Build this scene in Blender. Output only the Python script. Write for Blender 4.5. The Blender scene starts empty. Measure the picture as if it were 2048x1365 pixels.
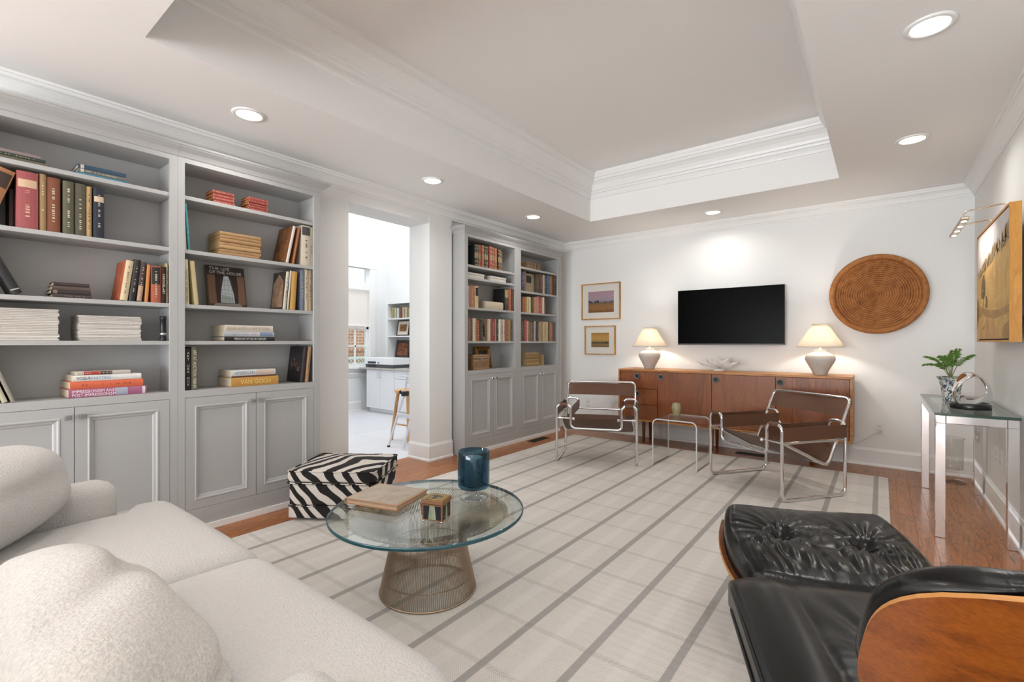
import bpy, bmesh, math, random
from mathutils import Vector, Matrix, Euler
from math import sin, cos, pi, radians, sqrt, atan2
random.seed(7)
D = bpy.data
SC = bpy.context.scene
COL = SC.collection

# ------------------------------------------------------------------ camera
cam_d = D.cameras.new('camera')
cam_d.sensor_width = 36.0
cam_d.lens = 946.5 / 2048 * 36
cam_d.shift_y = 0.001
cam_d.clip_start = 0.02
cam = D.objects.new('camera', cam_d)
cam.location = (0, 0, 1.2)
cam.rotation_euler = (pi / 2, 0, math.atan(738 / 946.5))
COL.objects.link(cam)
SC.camera = cam

# ------------------------------------------------------------------ world, daylight, exposure
SC.view_settings.view_transform = 'Standard'
SC.view_settings.look = 'None'
SC.view_settings.gamma = 1.0
SC.view_settings.use_curve_mapping = False
SC.view_settings.exposure = 0.44
wd = D.worlds.new('daylight')
SC.world = wd
wd.use_nodes = True
wd.node_tree.nodes['Background'].inputs[0].default_value = (0.86, 0.93, 1.0, 1)
wd.node_tree.nodes['Background'].inputs[1].default_value = 1.6

def area(name, loc, rot, sx, sy, power, col=(1, 1, 1), spread=180):
    l = D.lights.new(name, 'AREA')
    l.shape = 'RECTANGLE'; l.size = sx; l.size_y = sy
    l.energy = power; l.color = col; l.spread = radians(spread)
    o = D.objects.new(name, l)
    o.location = loc; o.rotation_euler = rot
    COL.objects.link(o)
    return o
# added fill outside the made-up rear windows, tilted up to brighten the ceiling
area('window_daylight', (-2.42, -5.25, 1.0), (pi / 2 + .8, 0, 0), 1.75, 2.0, 185, (0.93, 0.965, 1.0))  # added fill lamp at a made-up rear window
area('window_daylight', (-0.48, -5.25, 1.0), (pi / 2 + .8, 0, 0), 1.75, 2.0, 185, (0.93, 0.965, 1.0))  # added fill lamp at a made-up rear window
# daylight coming down the skylight of the study next door
area('skylight_daylight', (-5.6, 3.6, 4.2), (0, 0, 0), 2.2, 2.4, 52, (1.0, 0.995, 0.985))
DOWNLIGHT_W = 3.0
LAMP_W = 7.0

# ------------------------------------------------------------------ helpers
def lin(h):
    def f(c):
        c /= 255.0
        return c / 12.92 if c <= 0.04045 else ((c + 0.055) / 1.055) ** 2.4
    h = h.lstrip('#')
    return (f(int(h[0:2], 16)), f(int(h[2:4], 16)), f(int(h[4:6], 16)), 1)

class MB:
    """collects shapes, then builds ONE mesh object"""
    def __init__(s):
        s.v = []; s.f = []; s.m = []; s.sm = []
    def add(s, vs, fs, mi=0, mat=None, smooth=False):
        b = len(s.v)
        if mat is not None:
            vs = [mat @ Vector(p) for p in vs]
        s.v += [tuple(p) for p in vs]
        s.f += [tuple(i + b for i in f) for f in fs]
        s.m += [mi] * len(fs)
        s.sm += [smooth] * len(fs)
        return s
    def box(s, x0, x1, y0, y1, z0, z1, mi=0, mat=None):
        vs = [(x, y, z) for z in (z0, z1) for y in (y0, y1) for x in (x0, x1)]
        fs = [(0, 2, 3, 1), (4, 5, 7, 6), (0, 1, 5, 4), (2, 6, 7, 3), (0, 4, 6, 2), (1, 3, 7, 5)]
        return s.add(vs, fs, mi, mat)
    def cbox(s, x0, x1, y0, y1, z0, z1, c=0.003, mi=0, mat=None):
        """box with chamfered edges"""
        bm = bmesh.new()
        bmesh.ops.create_cube(bm, size=1)
        for v in bm.verts:
            v.co = ((x0 + x1) / 2 + v.co.x * (x1 - x0), (y0 + y1) / 2 + v.co.y * (y1 - y0), (z0 + z1) / 2 + v.co.z * (z1 - z0))
        bmesh.ops.bevel(bm, geom=bm.edges[:], offset=c, segments=2, profile=0.5, affect='EDGES')
        s.bm(bm, mi, mat)
        return s
    def bm(s, bm, mi=0, mat=None, smooth=False):
        bm.verts.index_update()
        s.add([v.co.copy() for v in bm.verts], [[v.index for v in f.verts] for f in bm.faces], mi, mat, smooth)
        bm.free()
    def tube(s, pts, r, n=8, closed=False, mi=0, mat=None, caps=True):
        pts = [Vector(p) for p in pts]
        N = len(pts)
        rr = r if isinstance(r, (list, tuple)) else [r] * N
        tang = []
        for i in range(N):
            if closed:
                t = pts[(i + 1) % N] - pts[i - 1]
            else:
                t = pts[min(i + 1, N - 1)] - pts[max(i - 1, 0)]
            tang.append(t.normalized() if t.length > 1e-9 else Vector((0, 0, 1)))
        t0 = tang[0]
        u = t0.orthogonal().normalized()
        vs = []
        frames = []
        for i in range(N):
            if i:
                q = tang[i - 1].rotation_difference(tang[i])
                u = q @ u
                u = (u - tang[i] * u.dot(tang[i])).normalized()
            frames.append(u.copy())
        twist = 0
        if closed:
            q = tang[-1].rotation_difference(tang[0])
            ue = q @ frames[-1]
            w = tang[0].cross(frames[0])
            twist = -atan2(ue.dot(w), ue.dot(frames[0]))
        for i in range(N):
            u = frames[i]; w = tang[i].cross(u)
            off = twist * i / N
            for k in range(n):
                a = 2 * pi * k / n + off
                vs.append(pts[i] + (u * cos(a) + w * sin(a)) * rr[i])
        fs = []
        M_ = N if closed else N - 1
        for i in range(M_):
            j = (i + 1) % N
            for k in range(n):
                k2 = (k + 1) % n
                fs.append((i * n + k, i * n + k2, j * n + k2, j * n + k))
        s.add(vs, fs, mi, mat, True)
        if caps and not closed:
            s.add(vs[:n], [tuple(range(n - 1, -1, -1))], mi, mat)
            s.add(vs[-n:], [tuple(range(n))], mi, mat)
        return s
    def lathe(s, prof, n=24, mi=0, mat=None, smooth=True, capb=False, capt=False):
        vs = []; fs = []
        for (r, z) in prof:
            for k in range(n):
                a = 2 * pi * k / n
                vs.append((r * cos(a), r * sin(a), z))
        for i in range(len(prof) - 1):
            for k in range(n):
                k2 = (k + 1) % n
                fs.append((i * n + k, i * n + k2, (i + 1) * n + k2, (i + 1) * n + k))
        if capb: fs.append(tuple(range(n - 1, -1, -1)))
        if capt: fs.append(tuple(range((len(prof) - 1) * n, len(prof) * n)))
        return s.add(vs, fs, mi, mat, smooth)
    def poly(s, pts, mi=0, mat=None):
        return s.add(pts, [tuple(range(len(pts)))], mi, mat)
    def prism(s, poly, z0, z1, mi=0, mat=None, smooth=False):
        n = len(poly)
        vs = [(x, y, z0) for x, y in poly] + [(x, y, z1) for x, y in poly]
        s.add(vs, [(i, (i + 1) % n, n + (i + 1) % n, n + i) for i in range(n)], mi, mat, smooth)
        s.add(vs, [tuple(range(n - 1, -1, -1)), tuple(range(n, 2 * n))], mi, mat)
        return s
    def grid(s, fn, nu, nv, mi=0, mat=None, closeu=False, smooth=True):
        vs = [fn(i / (nu if closeu else nu - 1) if nu > 1 else 0, j / (nv - 1)) for j in range(nv) for i in range(nu)]
        fs = []
        for j in range(nv - 1):
            for i in range(nu if closeu else nu - 1):
                i2 = (i + 1) % nu
                fs.append((j * nu + i, j * nu + i2, (j + 1) * nu + i2, (j + 1) * nu + i))
        return s.add(vs, fs, mi, mat, smooth)
    def sheet(s, fn, th, nu, nv, mi=0, mat=None):
        """a closed slab that follows fn(u, v) with thickness th along its normals"""
        P = [[Vector(fn(i / (nu - 1), j / (nv - 1))) for i in range(nu)] for j in range(nv)]
        Q = []
        for j in range(nv):
            row = []
            for i in range(nu):
                du = P[j][min(i + 1, nu - 1)] - P[j][max(i - 1, 0)]
                dv = P[min(j + 1, nv - 1)][i] - P[max(j - 1, 0)][i]
                row.append(P[j][i] + du.cross(dv).normalized() * th)
            Q.append(row)
        A = [p for r in P for p in r]; B = [p for r in Q for p in r]
        n = nu * nv
        f1 = [(j * nu + i, (j + 1) * nu + i, (j + 1) * nu + i + 1, j * nu + i + 1) for j in range(nv - 1) for i in range(nu - 1)]
        f2 = [tuple(n + k for k in reversed(f)) for f in f1]
        rim = [j * nu for j in range(nv)] + [(nv - 1) * nu + i for i in range(1, nu)] + [j * nu + nu - 1 for j in range(nv - 2, -1, -1)] + [i for i in range(nu - 2, 0, -1)]
        f3 = [(rim[k], rim[(k + 1) % len(rim)], n + rim[(k + 1) % len(rim)], n + rim[k]) for k in range(len(rim))]
        s.add(A + B, f1 + f2, mi, mat, True)
        s.add(A + B, f3, mi, mat, False)
        return s
    def rbox(s, hx, hy, hz, r, n=12, fn=None, mi=0, mat=None):
        """rounded box by projecting a subdivided cube, then an optional deform fn(Vector)"""
        bm = bmesh.new()
        bmesh.ops.create_cube(bm, size=2)
        bmesh.ops.subdivide_edges(bm, edges=bm.edges[:], cuts=n, use_grid_fill=True)
        h = Vector((hx, hy, hz))
        for v in bm.verts:
            # pull the grid lines towards the edges so that the rounding gets enough of them
            q = Vector([math.copysign(abs(c) ** 0.75, c) for c in v.co])
            p = Vector((q.x * hx, q.y * hy, q.z * hz))
            c = Vector([max(-(h[i] - r), min(h[i] - r, p[i])) for i in range(3)])
            d = p - c
            m = max(abs(d[i]) for i in range(3))
            if d.length > 1e-9:
                d = d.normalized() * m
            v.co = c + d
        if fn:
            for v in bm.verts:
                v.co = fn(v.co.copy())
        bmesh.ops.recalc_face_normals(bm, faces=bm.faces[:])
        s.bm(bm, mi, mat, True)
        return s
    def build(s, name, mats, parent=None, loc=None, rot=None, kind=None):
        me = D.meshes.new(name)
        me.from_pydata(s.v, [], s.f)
        if not isinstance(mats, (list, tuple)): mats = [mats]
        for m in mats: me.materials.append(m)
        me.polygons.foreach_set('material_index', s.m)
        me.polygons.foreach_set('use_smooth', s.sm)
        me.update()
        o = D.objects.new(name, me)
        COL.objects.link(o)
        if parent is not None: o.parent = parent
        if loc is not None: o.location = loc
        if rot is not None: o.rotation_euler = rot
        if kind: o['kind'] = kind
        return o

def empty(name, loc=(0, 0, 0), rz=0.0):
    o = D.objects.new(name, None)
    o.empty_display_size = 0.1
    o.location = loc; o.rotation_euler = (0, 0, rz)
    COL.objects.link(o)
    return o
def tag(o, label, cat, group=None):
    o['label'] = label; o['category'] = cat
    if group: o['group'] = group
    return o
def struct(o):
    o['kind'] = 'structure'
    return o
def link_copy(o, parent=None):
    c = o.copy(); COL.objects.link(c); c.parent = parent
    for ch in o.children: link_copy(ch, c)
    return c
def fillet(pts, r, seg=5, closed=False):
    """round the corners of a polyline"""
    pts = [Vector(p) for p in pts]
    out = []
    N = len(pts)
    for i in range(N):
        if not closed and i in (0, N - 1):
            out.append(pts[i]); continue
        a, b, c = pts[i - 1], pts[i], pts[(i + 1) % N]
        d1 = (a - b); d2 = (c - b)
        ang = d1.angle(d2)
        rr = r[i] if isinstance(r, (list, tuple)) else r
        if rr <= 0 or ang > 3.1:
            out.append(b); continue
        t = min(rr / math.tan(ang / 2), d1.length * 0.49, d2.length * 0.49)
        rad = t * math.tan(ang / 2)
        p1 = b + d1.normalized() * t
        p2 = b + d2.normalized() * t
        cen = b + (d1.normalized() + d2.normalized()).normalized() * (rad / sin(ang / 2))
        v1 = p1 - cen; v2 = p2 - cen
        tot = v1.angle(v2)
        ax = v1.cross(v2).normalized()
        for k in range(seg + 1):
            out.append(cen + Matrix.Rotation(tot * k / seg, 3, ax) @ v1)
    return out
def sweep(mb, path, prof, closed=False, mi=0):
    """mitred sweep of a (d, z) profile along a 2D path; d is measured to the LEFT of the walking direction"""
    P = [Vector((p[0], p[1])) for p in path]
    N = len(P)
    dirs = []
    segs = N if closed else N - 1
    for i in range(segs): dirs.append((P[(i + 1) % N] - P[i]).normalized())
    vs = []
    for i in range(N):
        if closed: a, b = dirs[i - 1], dirs[i]
        else: a, b = dirs[max(i - 1, 0)], dirs[min(i, segs - 1)]
        na = Vector((-a.y, a.x)); nb = Vector((-b.y, b.x))
        m = (na + nb)
        m = m / max(m.dot(na), 1e-6) if m.length > 1e-6 else na
        for (d, z) in prof:
            vs.append((P[i].x + m.x * d, P[i].y + m.y * d, z))
    k = len(prof)
    fs = []
    for i in range(segs):
        j = (i + 1) % N
        for q in range(k - 1):
            fs.append((i * k + q, j * k + q, j * k + q + 1, i * k + q + 1))
    if not closed:
        fs.append(tuple(range(k))); fs.append(tuple(range((N - 1) * k + k - 1, (N - 1) * k - 1, -1)))
    mb.add(vs, fs, mi)

# ------------------------------------------------------------------ materials
MATS = {}
def P_(name):
    m = D.materials.new(name)
    m.use_nodes = True
    nt = m.node_tree
    b = nt.nodes['Principled BSDF']
    return m, nt, b
def nd(nt, t, **kw):
    n = nt.nodes.new(t)
    for k, v in kw.items():
        if k.startswith('i_'):
            key = k[2:]
            n.inputs[int(key) if key.isdigit() else key].default_value = v
        else:
            setattr(n, k, v)
    return n
def ramp(nt, fac, stops, interp='LINEAR'):
    r = nt.nodes.new('ShaderNodeValToRGB')
    r.color_ramp.interpolation = interp
    el = r.color_ramp.elements
    while len(el) > 1: el.remove(el[0])
    el[0].position = stops[0][0]; el[0].color = stops[0][1]
    for p, c in stops[1:]:
        e = el.new(p); e.color = c
    nt.links.new(fac, r.inputs[0])
    return r.outputs[0]
def mat(name, col, rough=0.5, metal=0.0, bump=None, var=None, spec=None, coat=0, sheen=0, emis=None):
    """plain principled material; bump=(scale, strength, distance); var=(scale, second colour, amount)"""
    if name in MATS: return MATS[name]
    m, nt, b = P_(name)
    c = lin(col) if isinstance(col, str) else col
    b.inputs['Base Color'].default_value = c
    b.inputs['Roughness'].default_value = rough
    b.inputs['Metallic'].default_value = metal
    if spec is not None: b.inputs['Specular IOR Level'].default_value = spec
    if coat: b.inputs['Coat Weight'].default_value = coat; b.inputs['Coat Roughness'].default_value = 0.08
    if sheen: b.inputs['Sheen Weight'].default_value = sheen
    if emis:
        b.inputs['Emission Color'].default_value = lin(emis[0]); b.inputs['Emission Strength'].default_value = emis[1]
    if bump or var:
        tc = nd(nt, 'ShaderNodeTexCoord')
    if var:
        n = nd(nt, 'ShaderNodeTexNoise', i_Scale=var[0], i_Detail=4.0)
        nt.links.new(tc.outputs['Object'], n.inputs['Vector'])
        mx = nd(nt, 'ShaderNodeMix', data_type='RGBA')
        mr = nd(nt, 'ShaderNodeMapRange', i_1=0.35, i_2=0.65, i_3=0.0, i_4=var[2])
        nt.links.new(n.outputs['Fac'], mr.inputs[0])
        nt.links.new(mr.outputs[0], mx.inputs[0])
        mx.inputs[6].default_value = c; mx.inputs[7].default_value = lin(var[1])
        nt.links.new(mx.outputs[2], b.inputs['Base Color'])
    if bump:
        n2 = nd(nt, 'ShaderNodeTexNoise', i_Scale=bump[0], i_Detail=3.0)
        nt.links.new(tc.outputs['Object'], n2.inputs['Vector'])
        bp = nd(nt, 'ShaderNodeBump', i_Strength=bump[1], i_Distance=bump[2])
        nt.links.new(n2.outputs['Fac'], bp.inputs['Height'])
        nt.links.new(bp.outputs[0], b.inputs['Normal'])
    MATS[name] = m
    return m
def glassy(name, tint, gloss=0.02, fres=1.5, rough_tint=0.0):
    """clear sheet: transparent tinted body with a Fresnel reflection"""
    if name in MATS: return MATS[name]
    m = D.materials.new(name); m.use_nodes = True
    nt = m.node_tree; nt.nodes.clear()
    out = nd(nt, 'ShaderNodeOutputMaterial')
    tr = nd(nt, 'ShaderNodeBsdfTransparent'); tr.inputs[0].default_value = lin(tint)
    gl = nd(nt, 'ShaderNodeBsdfGlossy'); gl.inputs['Roughness'].default_value = gloss
    lw = nd(nt, 'ShaderNodeLayerWeight', i_0=0.5)      # Schlick reflection, the same from both sides of a face
    pw = nd(nt, 'ShaderNodeMath', operation='POWER', i_1=5.0); nt.links.new(lw.outputs['Facing'], pw.inputs[0])
    r0 = ((fres - 1) / (fres + 1)) ** 2
    fr = nd(nt, 'ShaderNodeMath', operation='MULTIPLY_ADD', i_1=1 - r0, i_2=r0); nt.links.new(pw.outputs[0], fr.inputs[0])
    mx = nd(nt, 'ShaderNodeMixShader')
    nt.links.new(fr.outputs[0], mx.inputs[0]); nt.links.new(tr.outputs[0], mx.inputs[1]); nt.links.new(gl.outputs[0], mx.inputs[2])
    nt.links.new(mx.outputs[0], out.inputs[0])
    MATS[name] = m
    return m
def wood(name, dark, mid, light, axis='Y', scale=1.0, rough=0.35, rand=True, coat=0.0, rings=9.0, vr=(.84, 1.12)):
    """grain that runs along one object axis, shifted per object"""
    m, nt, b = P_(name)
    tc = nd(nt, 'ShaderNodeTexCoord')
    oi = nd(nt, 'ShaderNodeObjectInfo')
    mp = nd(nt, 'ShaderNodeMapping')
    st = {'X': (0.12, 1, 1), 'Y': (1, 0.12, 1), 'Z': (1, 1, 0.12)}[axis]
    mp.inputs['Scale'].default_value = tuple(s * scale for s in st)
    nt.links.new(tc.outputs['Object'], mp.inputs['Vector'])
    if rand:
        cb = nd(nt, 'ShaderNodeCombineXYZ')
        mu = nd(nt, 'ShaderNodeMath', operation='MULTIPLY', i_1=37.0)
        nt.links.new(oi.outputs['Random'], mu.inputs[0])
        for i in range(3): nt.links.new(mu.outputs[0], cb.inputs[i])
        nt.links.new(cb.outputs[0], mp.inputs['Location'])
    n1 = nd(nt, 'ShaderNodeTexNoise', i_Scale=7.0, i_Detail=2.0, i_Distortion=0.6)
    nt.links.new(mp.outputs[0], n1.inputs['Vector'])
    ml = nd(nt, 'ShaderNodeMath', operation='MULTIPLY', i_1=rings)
    nt.links.new(n1.outputs['Fac'], ml.inputs[0])
    fr = nd(nt, 'ShaderNodeMath', operation='FRACT')
    nt.links.new(ml.outputs[0], fr.inputs[0])
    c1 = ramp(nt, fr.outputs[0], [(0, lin(light)), (0.55, lin(mid)), (0.86, lin(dark)), (1.0, lin(light))])
    n2 = nd(nt, 'ShaderNodeTexNoise', i_Scale=90.0, i_Detail=2.0)
    nt.links.new(mp.outputs[0], n2.inputs['Vector'])
    c2 = ramp(nt, n2.outputs['Fac'], [(0.3, lin(dark)), (0.62, lin(light))])
    mx = nd(nt, 'ShaderNodeMix', data_type='RGBA'); mx.inputs[0].default_value = 0.4
    nt.links.new(c1, mx.inputs[6]); nt.links.new(c2, mx.inputs[7])
    hs = nd(nt, 'ShaderNodeHueSaturation')
    mr = nd(nt, 'ShaderNodeMapRange', i_3=vr[0], i_4=vr[1])
    nt.links.new(oi.outputs['Random'], mr.inputs[0])
    if rand: nt.links.new(mr.outputs[0], hs.inputs['Value'])
    nt.links.new(mx.outputs[2], hs.inputs['Color'])
    nt.links.new(hs.outputs[0], b.inputs['Base Color'])
    b.inputs['Roughness'].default_value = rough
    if coat: b.inputs['Coat Weight'].default_value = coat; b.inputs['Coat Roughness'].default_value = 0.15
    return m
WALL = mat('wall_paint', 'e9e9e7', 0.6, bump=(180, 0.04, 0.002))
CEIL = mat('ceiling_paint', 'f1f0ee', 0.7)
TRIM = mat('trim_paint', 'ededeb', 0.35)
GREY = mat('bookcase_paint', 'acacab', 0.42)
WHITE = mat('white_lacquer', 'e9eaec', 0.35)
CHROME = mat('chrome', (0.82, 0.82, 0.83, 1), 0.07, 1.0)
PEWTER = mat('pewter', (0.5, 0.5, 0.5, 1), 0.22, 1.0)
BLACKM = mat('black_metal', '1a1a1c', 0.4)
OAK = wood('oak_floor', '663614', '9c5a22', 'b36e2c', 'Y', 1.7, 0.32, coat=0.2, rings=9, vr=(.9, 1.08))

# ================================================================== THE SETTING
XL, XR, YB, YN, ZC = -3.59, 0.65, 5.785, -4.6, 2.595
TX0, TX1, TY0, TY1, TZ = -2.655, -0.28, 0.675, 4.88, 3.11
# floor slab and its oak boards
floor = struct(MB().box(-3.89, 0.75, -4.7, 5.9, -0.08, -0.004).build('floor', OAK))
def boards(x0, x1, y0, y1, w=0.083):
    n = max(1, round((x1 - x0) / w)); w = (x1 - x0) / n
    for i in range(n):
        y = y0
        first = True
        while y < y1 - 1e-4:
            L = random.uniform(0.6, 1.7)
            if first: L *= random.uniform(0.3, 1); first = False
            if y1 - (y + L) < 0.3: L = y1 - y
            g = 0.0003
            xa, xb, ya, yb = x0 + i * w + g, x0 + (i + 1) * w - g, y + g, y + L - g
            cx, cy = (xa + xb) / 2, (ya + yb) / 2
            hx, hy, c = (xb - xa) / 2, (yb - ya) / 2, 0.0006
            m = MB()
            vs = [(-hx, -hy, -0.006), (hx, -hy, -0.006), (hx, hy, -0.006), (-hx, hy, -0.006),
                  (-hx, -hy, -c), (hx, -hy, -c), (hx, hy, -c), (-hx, hy, -c),
                  (-hx + c, -hy + c, 0), (hx - c, -hy + c, 0), (hx - c, hy - c, 0), (-hx + c, hy - c, 0)]
            fs = [(8, 9, 10, 11)] + [(k, (k + 1) % 4, 4 + (k + 1) % 4, 4 + k) for k in range(4)] + [(4 + k, 4 + (k + 1) % 4, 8 + (k + 1) % 4, 8 + k) for k in range(4)]
            m.add(vs, fs)
            m.build('plank', OAK, floor, (cx, cy, 0))
            y += L
boards(-3.885, -3.02, 0.5, 5.785)
boards(-3.02, 0.02, 5.2, 5.785)
boards(0.02, 0.65, 1.3, 5.785)

# left wall: pieces round the two built-in bookcases and the opening to the study
m = MB()
xb = -3.89
m.box(xb, -3.59, YN, 0.085, 0, ZC)
m.box(xb, -3.68, 0.085, 1.961, 0, 2.41).box(xb, -3.59, 0.085, 1.961, 2.41, ZC)
m.box(xb, -3.59, 1.961, 2.331, 0, ZC)
m.box(xb, -3.59, 2.331, 3.245, 2.40, ZC)
m.box(xb, -3.585, 3.245, 3.56, 0, ZC)
m.box(xb, -3.61, 3.56, 3.585, 0, ZC)
m.box(xb, -3.69, 3.585, 5.44, 0, 2.41).box(xb, -3.61, 3.585, 5.44, 2.41, ZC)
m.box(xb, -3.61, 5.44, YB, 0, ZC)
struct(m.build('wall_left', WALL))
struct(MB().box(-3.89, 0.8, YB, 5.95, 0, 3.2).build('wall_back', WALL))
struct(MB().box(XR, 0.8, -4.75, YB, 0, 3.2).build('wall_right', WALL))
# wall behind the camera with two window openings added to let in fill light
m = MB()
m.box(-3.89, -3.3, -4.75, YN, 0, ZC).box(-1.55, -1.35, -4.75, YN, 0, ZC).box(0.4, XR, -4.75, YN, 0, ZC)
m.box(-3.3, -1.55, -4.75, YN, 0, 0.3).box(-3.3, -1.55, -4.75, YN, 2.42, ZC).box(-1.35, 0.4, -4.75, YN, 0, 0.3).box(-1.35, 0.4, -4.75, YN, 2.42, ZC)
struct(m.build('wall_near', WALL))
for k, x in ((2, -3.3), (3, -1.35)):  # frames of the two added, unseen windows
    m = MB()
    for a in (0, 0.855, 1.71): m.box(x + a, x + a + 0.04, -4.66, -4.62, 0.3, 2.42)
    for z in (0.3, 1.34, 2.38): m.box(x, x + 1.75, -4.66, -4.62, z, z + 0.04)
    struct(m.build('window_%d' % k, TRIM))
# ceiling with the tray
m = MB()
m.box(-3.89, TX0, YN - .15, YB, ZC, ZC + .05).box(TX1, 0.8, YN - .15, YB, ZC, ZC + .05)
m.box(TX0, TX1, YN - .15, TY0, ZC, ZC + .05).box(TX0, TX1, TY1, YB, ZC, ZC + .05)
m.box(TX0 - .05, TX0, TY0 - .05, TY1 + .05, ZC + .05, TZ).box(TX1, TX1 + .05, TY0 - .05, TY1 + .05, ZC + .05, TZ)
m.box(TX0, TX1, TY0 - .05, TY0, ZC + .05, TZ).box(TX0, TX1, TY1, TY1 + .05, ZC + .05, TZ)
m.box(TX0 - .05, TX1 + .05, TY0 - .05, TY1 + .05, TZ, TZ + .05)
struct(m.build('ceiling', CEIL))
CR = [(0, -.108), (.007, -.108), (.011, -.1), (.011, -.094), (.018, -.09), (.023, -.082), (.027, -.07), (.037, -.05), (.05, -.036), (.062, -.03), (.066, -.022), (.066, -.014), (.076, -.012), (.08, 0)]
m = MB(); sweep(m, [(XR, YN), (XR, YB), (XL, YB), (XL, YN)], [(d, ZC + z) for d, z in CR])
struct(m.build('trim_1', TRIM))
TC = [(0, 2.846), (.012, 2.846), (.016, 2.858), (.018, 2.872), (.018, 2.9), (.028, 2.904), (.032, 2.918), (.032, 2.928), (.042, 2.932), (.048, 2.955), (.062, 2.985), (.085, 3.012), (.098, 3.022), (.104, 3.034), (.104, 3.046), (.114, 3.05), (.118, 3.064), (.128, 3.085), (.132, 3.11)]
m = MB(); sweep(m, [(TX0, TY0), (TX1, TY0), (TX1, TY1), (TX0, TY1)], TC, True)
struct(m.build('trim_2', TRIM))
BB = [(0, .168), (.006, .168), (.009, .16), (.012, .152), (.016, .146), (.016, .024), (.02, .022), (.026, .014), (.028, 0), (0, 0)]
m = MB(); sweep(m, [(XR, YN), (XR, YB), (-3.61, YB), (-3.61, 5.46)], BB)
struct(m.build('baseboard_back', TRIM))
m = MB(); sweep(m, [(-3.585, 3.56), (-3.585, 3.245), (-3.89, 3.245)], BB)
sweep(m, [(-3.89, 2.331), (-3.59, 2.331), (-3.59, 1.99)], [(d, z) for d, z in BB])
struct(m.build('baseboard_left', TRIM))

# ------------------------------------------------------------------ the study seen through the opening
TILE, nt, b = P_('study_floor_tile')
tc = nd(nt, 'ShaderNodeTexCoord')
br = nd(nt, 'ShaderNodeTexBrick', offset=0.5, i_Scale=1.0)
br.inputs['Color1'].default_value = lin('d6d6da'); br.inputs['Color2'].default_value = lin('cfd0d5'); br.inputs['Mortar'].default_value = lin('b9b9bd')
br.inputs['Mortar Size'].default_value = 0.004; br.inputs['Brick Width'].default_value = 1.2; br.inputs['Row Height'].default_value = 0.9
nt.links.new(tc.outputs['Object'], br.inputs['Vector']); nt.links.new(br.outputs['Color'], b.inputs['Base Color'])
b.inputs['Roughness'].default_value = 0.45
struct(MB().box(-7.5, -3.89, 0.4, 5.9, -0.08, 0).build('floor.001', TILE))
SW = mat('study_paint', 'eceded', 0.6)
m = MB()  # far wall of the study with the window opening y 4.1..5.13, z .77..2.52
m.box(-7.4, -7.24, 0.4, 4.1, 0, 4.4).box(-7.4, -7.24, 5.13, 5.8, 0, 4.4).box(-7.4, -7.24, 4.1, 5.13, 0, 0.75).box(-7.4, -7.24, 4.1, 5.13, 2.52, 4.4)
struct(m.build('wall_study_far', SW))
m = MB()  # wall with the shelf niche x -7.2..-6.0, z .9..1.9
m.box(-7.24, -7.2, 5.49, 5.8, 0, 4.4).box(-6.0, -3.89, 5.49, 5.8, 0, 4.4).box(-7.2, -6.0, 5.49, 5.8, 1.9, 4.4).box(-7.2, -6.0, 5.49, 5.8, 0, .78).box(-7.2, -6.0, 5.76, 5.8, .78, 1.9)
struct(m.build('wall_study_back', SW))
struct(MB().box(-7.4, -3.89, 0.25, 0.4, 0, 4.4).build('wall_study_near', SW))
struct(MB().box(-3.89, -3.7, 0.25, 5.95, 2.7, 4.5).build('wall_study_right', SW))
m = MB()
m.box(-7.4, -6.8, .25, 5.8, 4.4, 4.5).box(-4.4, -3.7, .25, 5.8, 4.4, 4.5).box(-6.8, -4.4, .25, 2.3, 4.4, 4.5).box(-6.8, -4.4, 4.9, 5.8, 4.4, 4.5)
struct(m.build('ceiling.001', SW))
m = MB(); sweep(m, [(-7.24, 4.95), (-7.24, .4)], BB)
sweep(m, [(-7.24, 5.49), (-7.24, .4)], [(0, .66), (.03, .66), (.035, .645), (.022, .635), (.018, .6), (0, .6)])
struct(m.build('baseboard_study', TRIM))
# window: casing, transom, sashes with glazing bars and panes
m = MB()
win = struct(m.box(-7.26, -7.215, 5.122, 5.24, .765, 2.512).box(-7.26, -7.215, 3.99, 4.108, .765, 2.512).box(-7.26, -7.21, 3.985, 5.245, 2.512, 2.63).box(-7.3, -7.18, 3.97, 5.26, .735, .765).build('window_1', TRIM))
MB().box(-7.33, -7.25, 4.1, 5.13, 2.12, 2.25).build('transom_rail', TRIM, win)
m = MB()
for a, bb in ((4.1, 4.14), (5.09, 5.13)): m.box(-7.33, -7.28, a, bb, .765, 2.12)
for a, bb in ((.765, .82), (1.43, 1.47), (2.08, 2.12)): m.box(-7.33, -7.28, 4.1, 5.13, a, bb)
m.build('sash', TRIM, win)
m = MB()
for y in (4.36, 4.61, 4.87): m.box(-7.32, -7.29, y - .012, y + .012, .8, 1.45)
m.box(-7.32, -7.29, 4.1, 5.13, 1.115, 1.14)
m.build('glazing_bars', TRIM, win)
PANE = glassy('window_glass', 'eef3f4', 0.01)
for y0, y1 in ((4.14, 4.348), (4.372, 4.598), (4.622, 4.858), (4.882, 5.09)):
    for z0, z1 in ((.82, 1.115), (1.14, 1.43)):
        MB().box(-7.307, -7.303, y0, y1, z0, z1).build('pane', PANE, win)
MB().box(-7.307, -7.303, 4.14, 5.09, 2.25, 2.52).build('pane', PANE, win)
SHADE_, nt, b = P_('sheer_blind')
nt.nodes.remove(b)
out = nt.nodes['Material Output']
a1 = nd(nt, 'ShaderNodeBsdfTranslucent'); a1.inputs[0].default_value = lin('f4f1ee')
a2 = nd(nt, 'ShaderNodeBsdfTransparent'); a2.inputs[0].default_value = (1, 1, 1, 1)
a3 = nd(nt, 'ShaderNodeBsdfDiffuse'); a3.inputs[0].default_value = lin('efedea')
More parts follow.
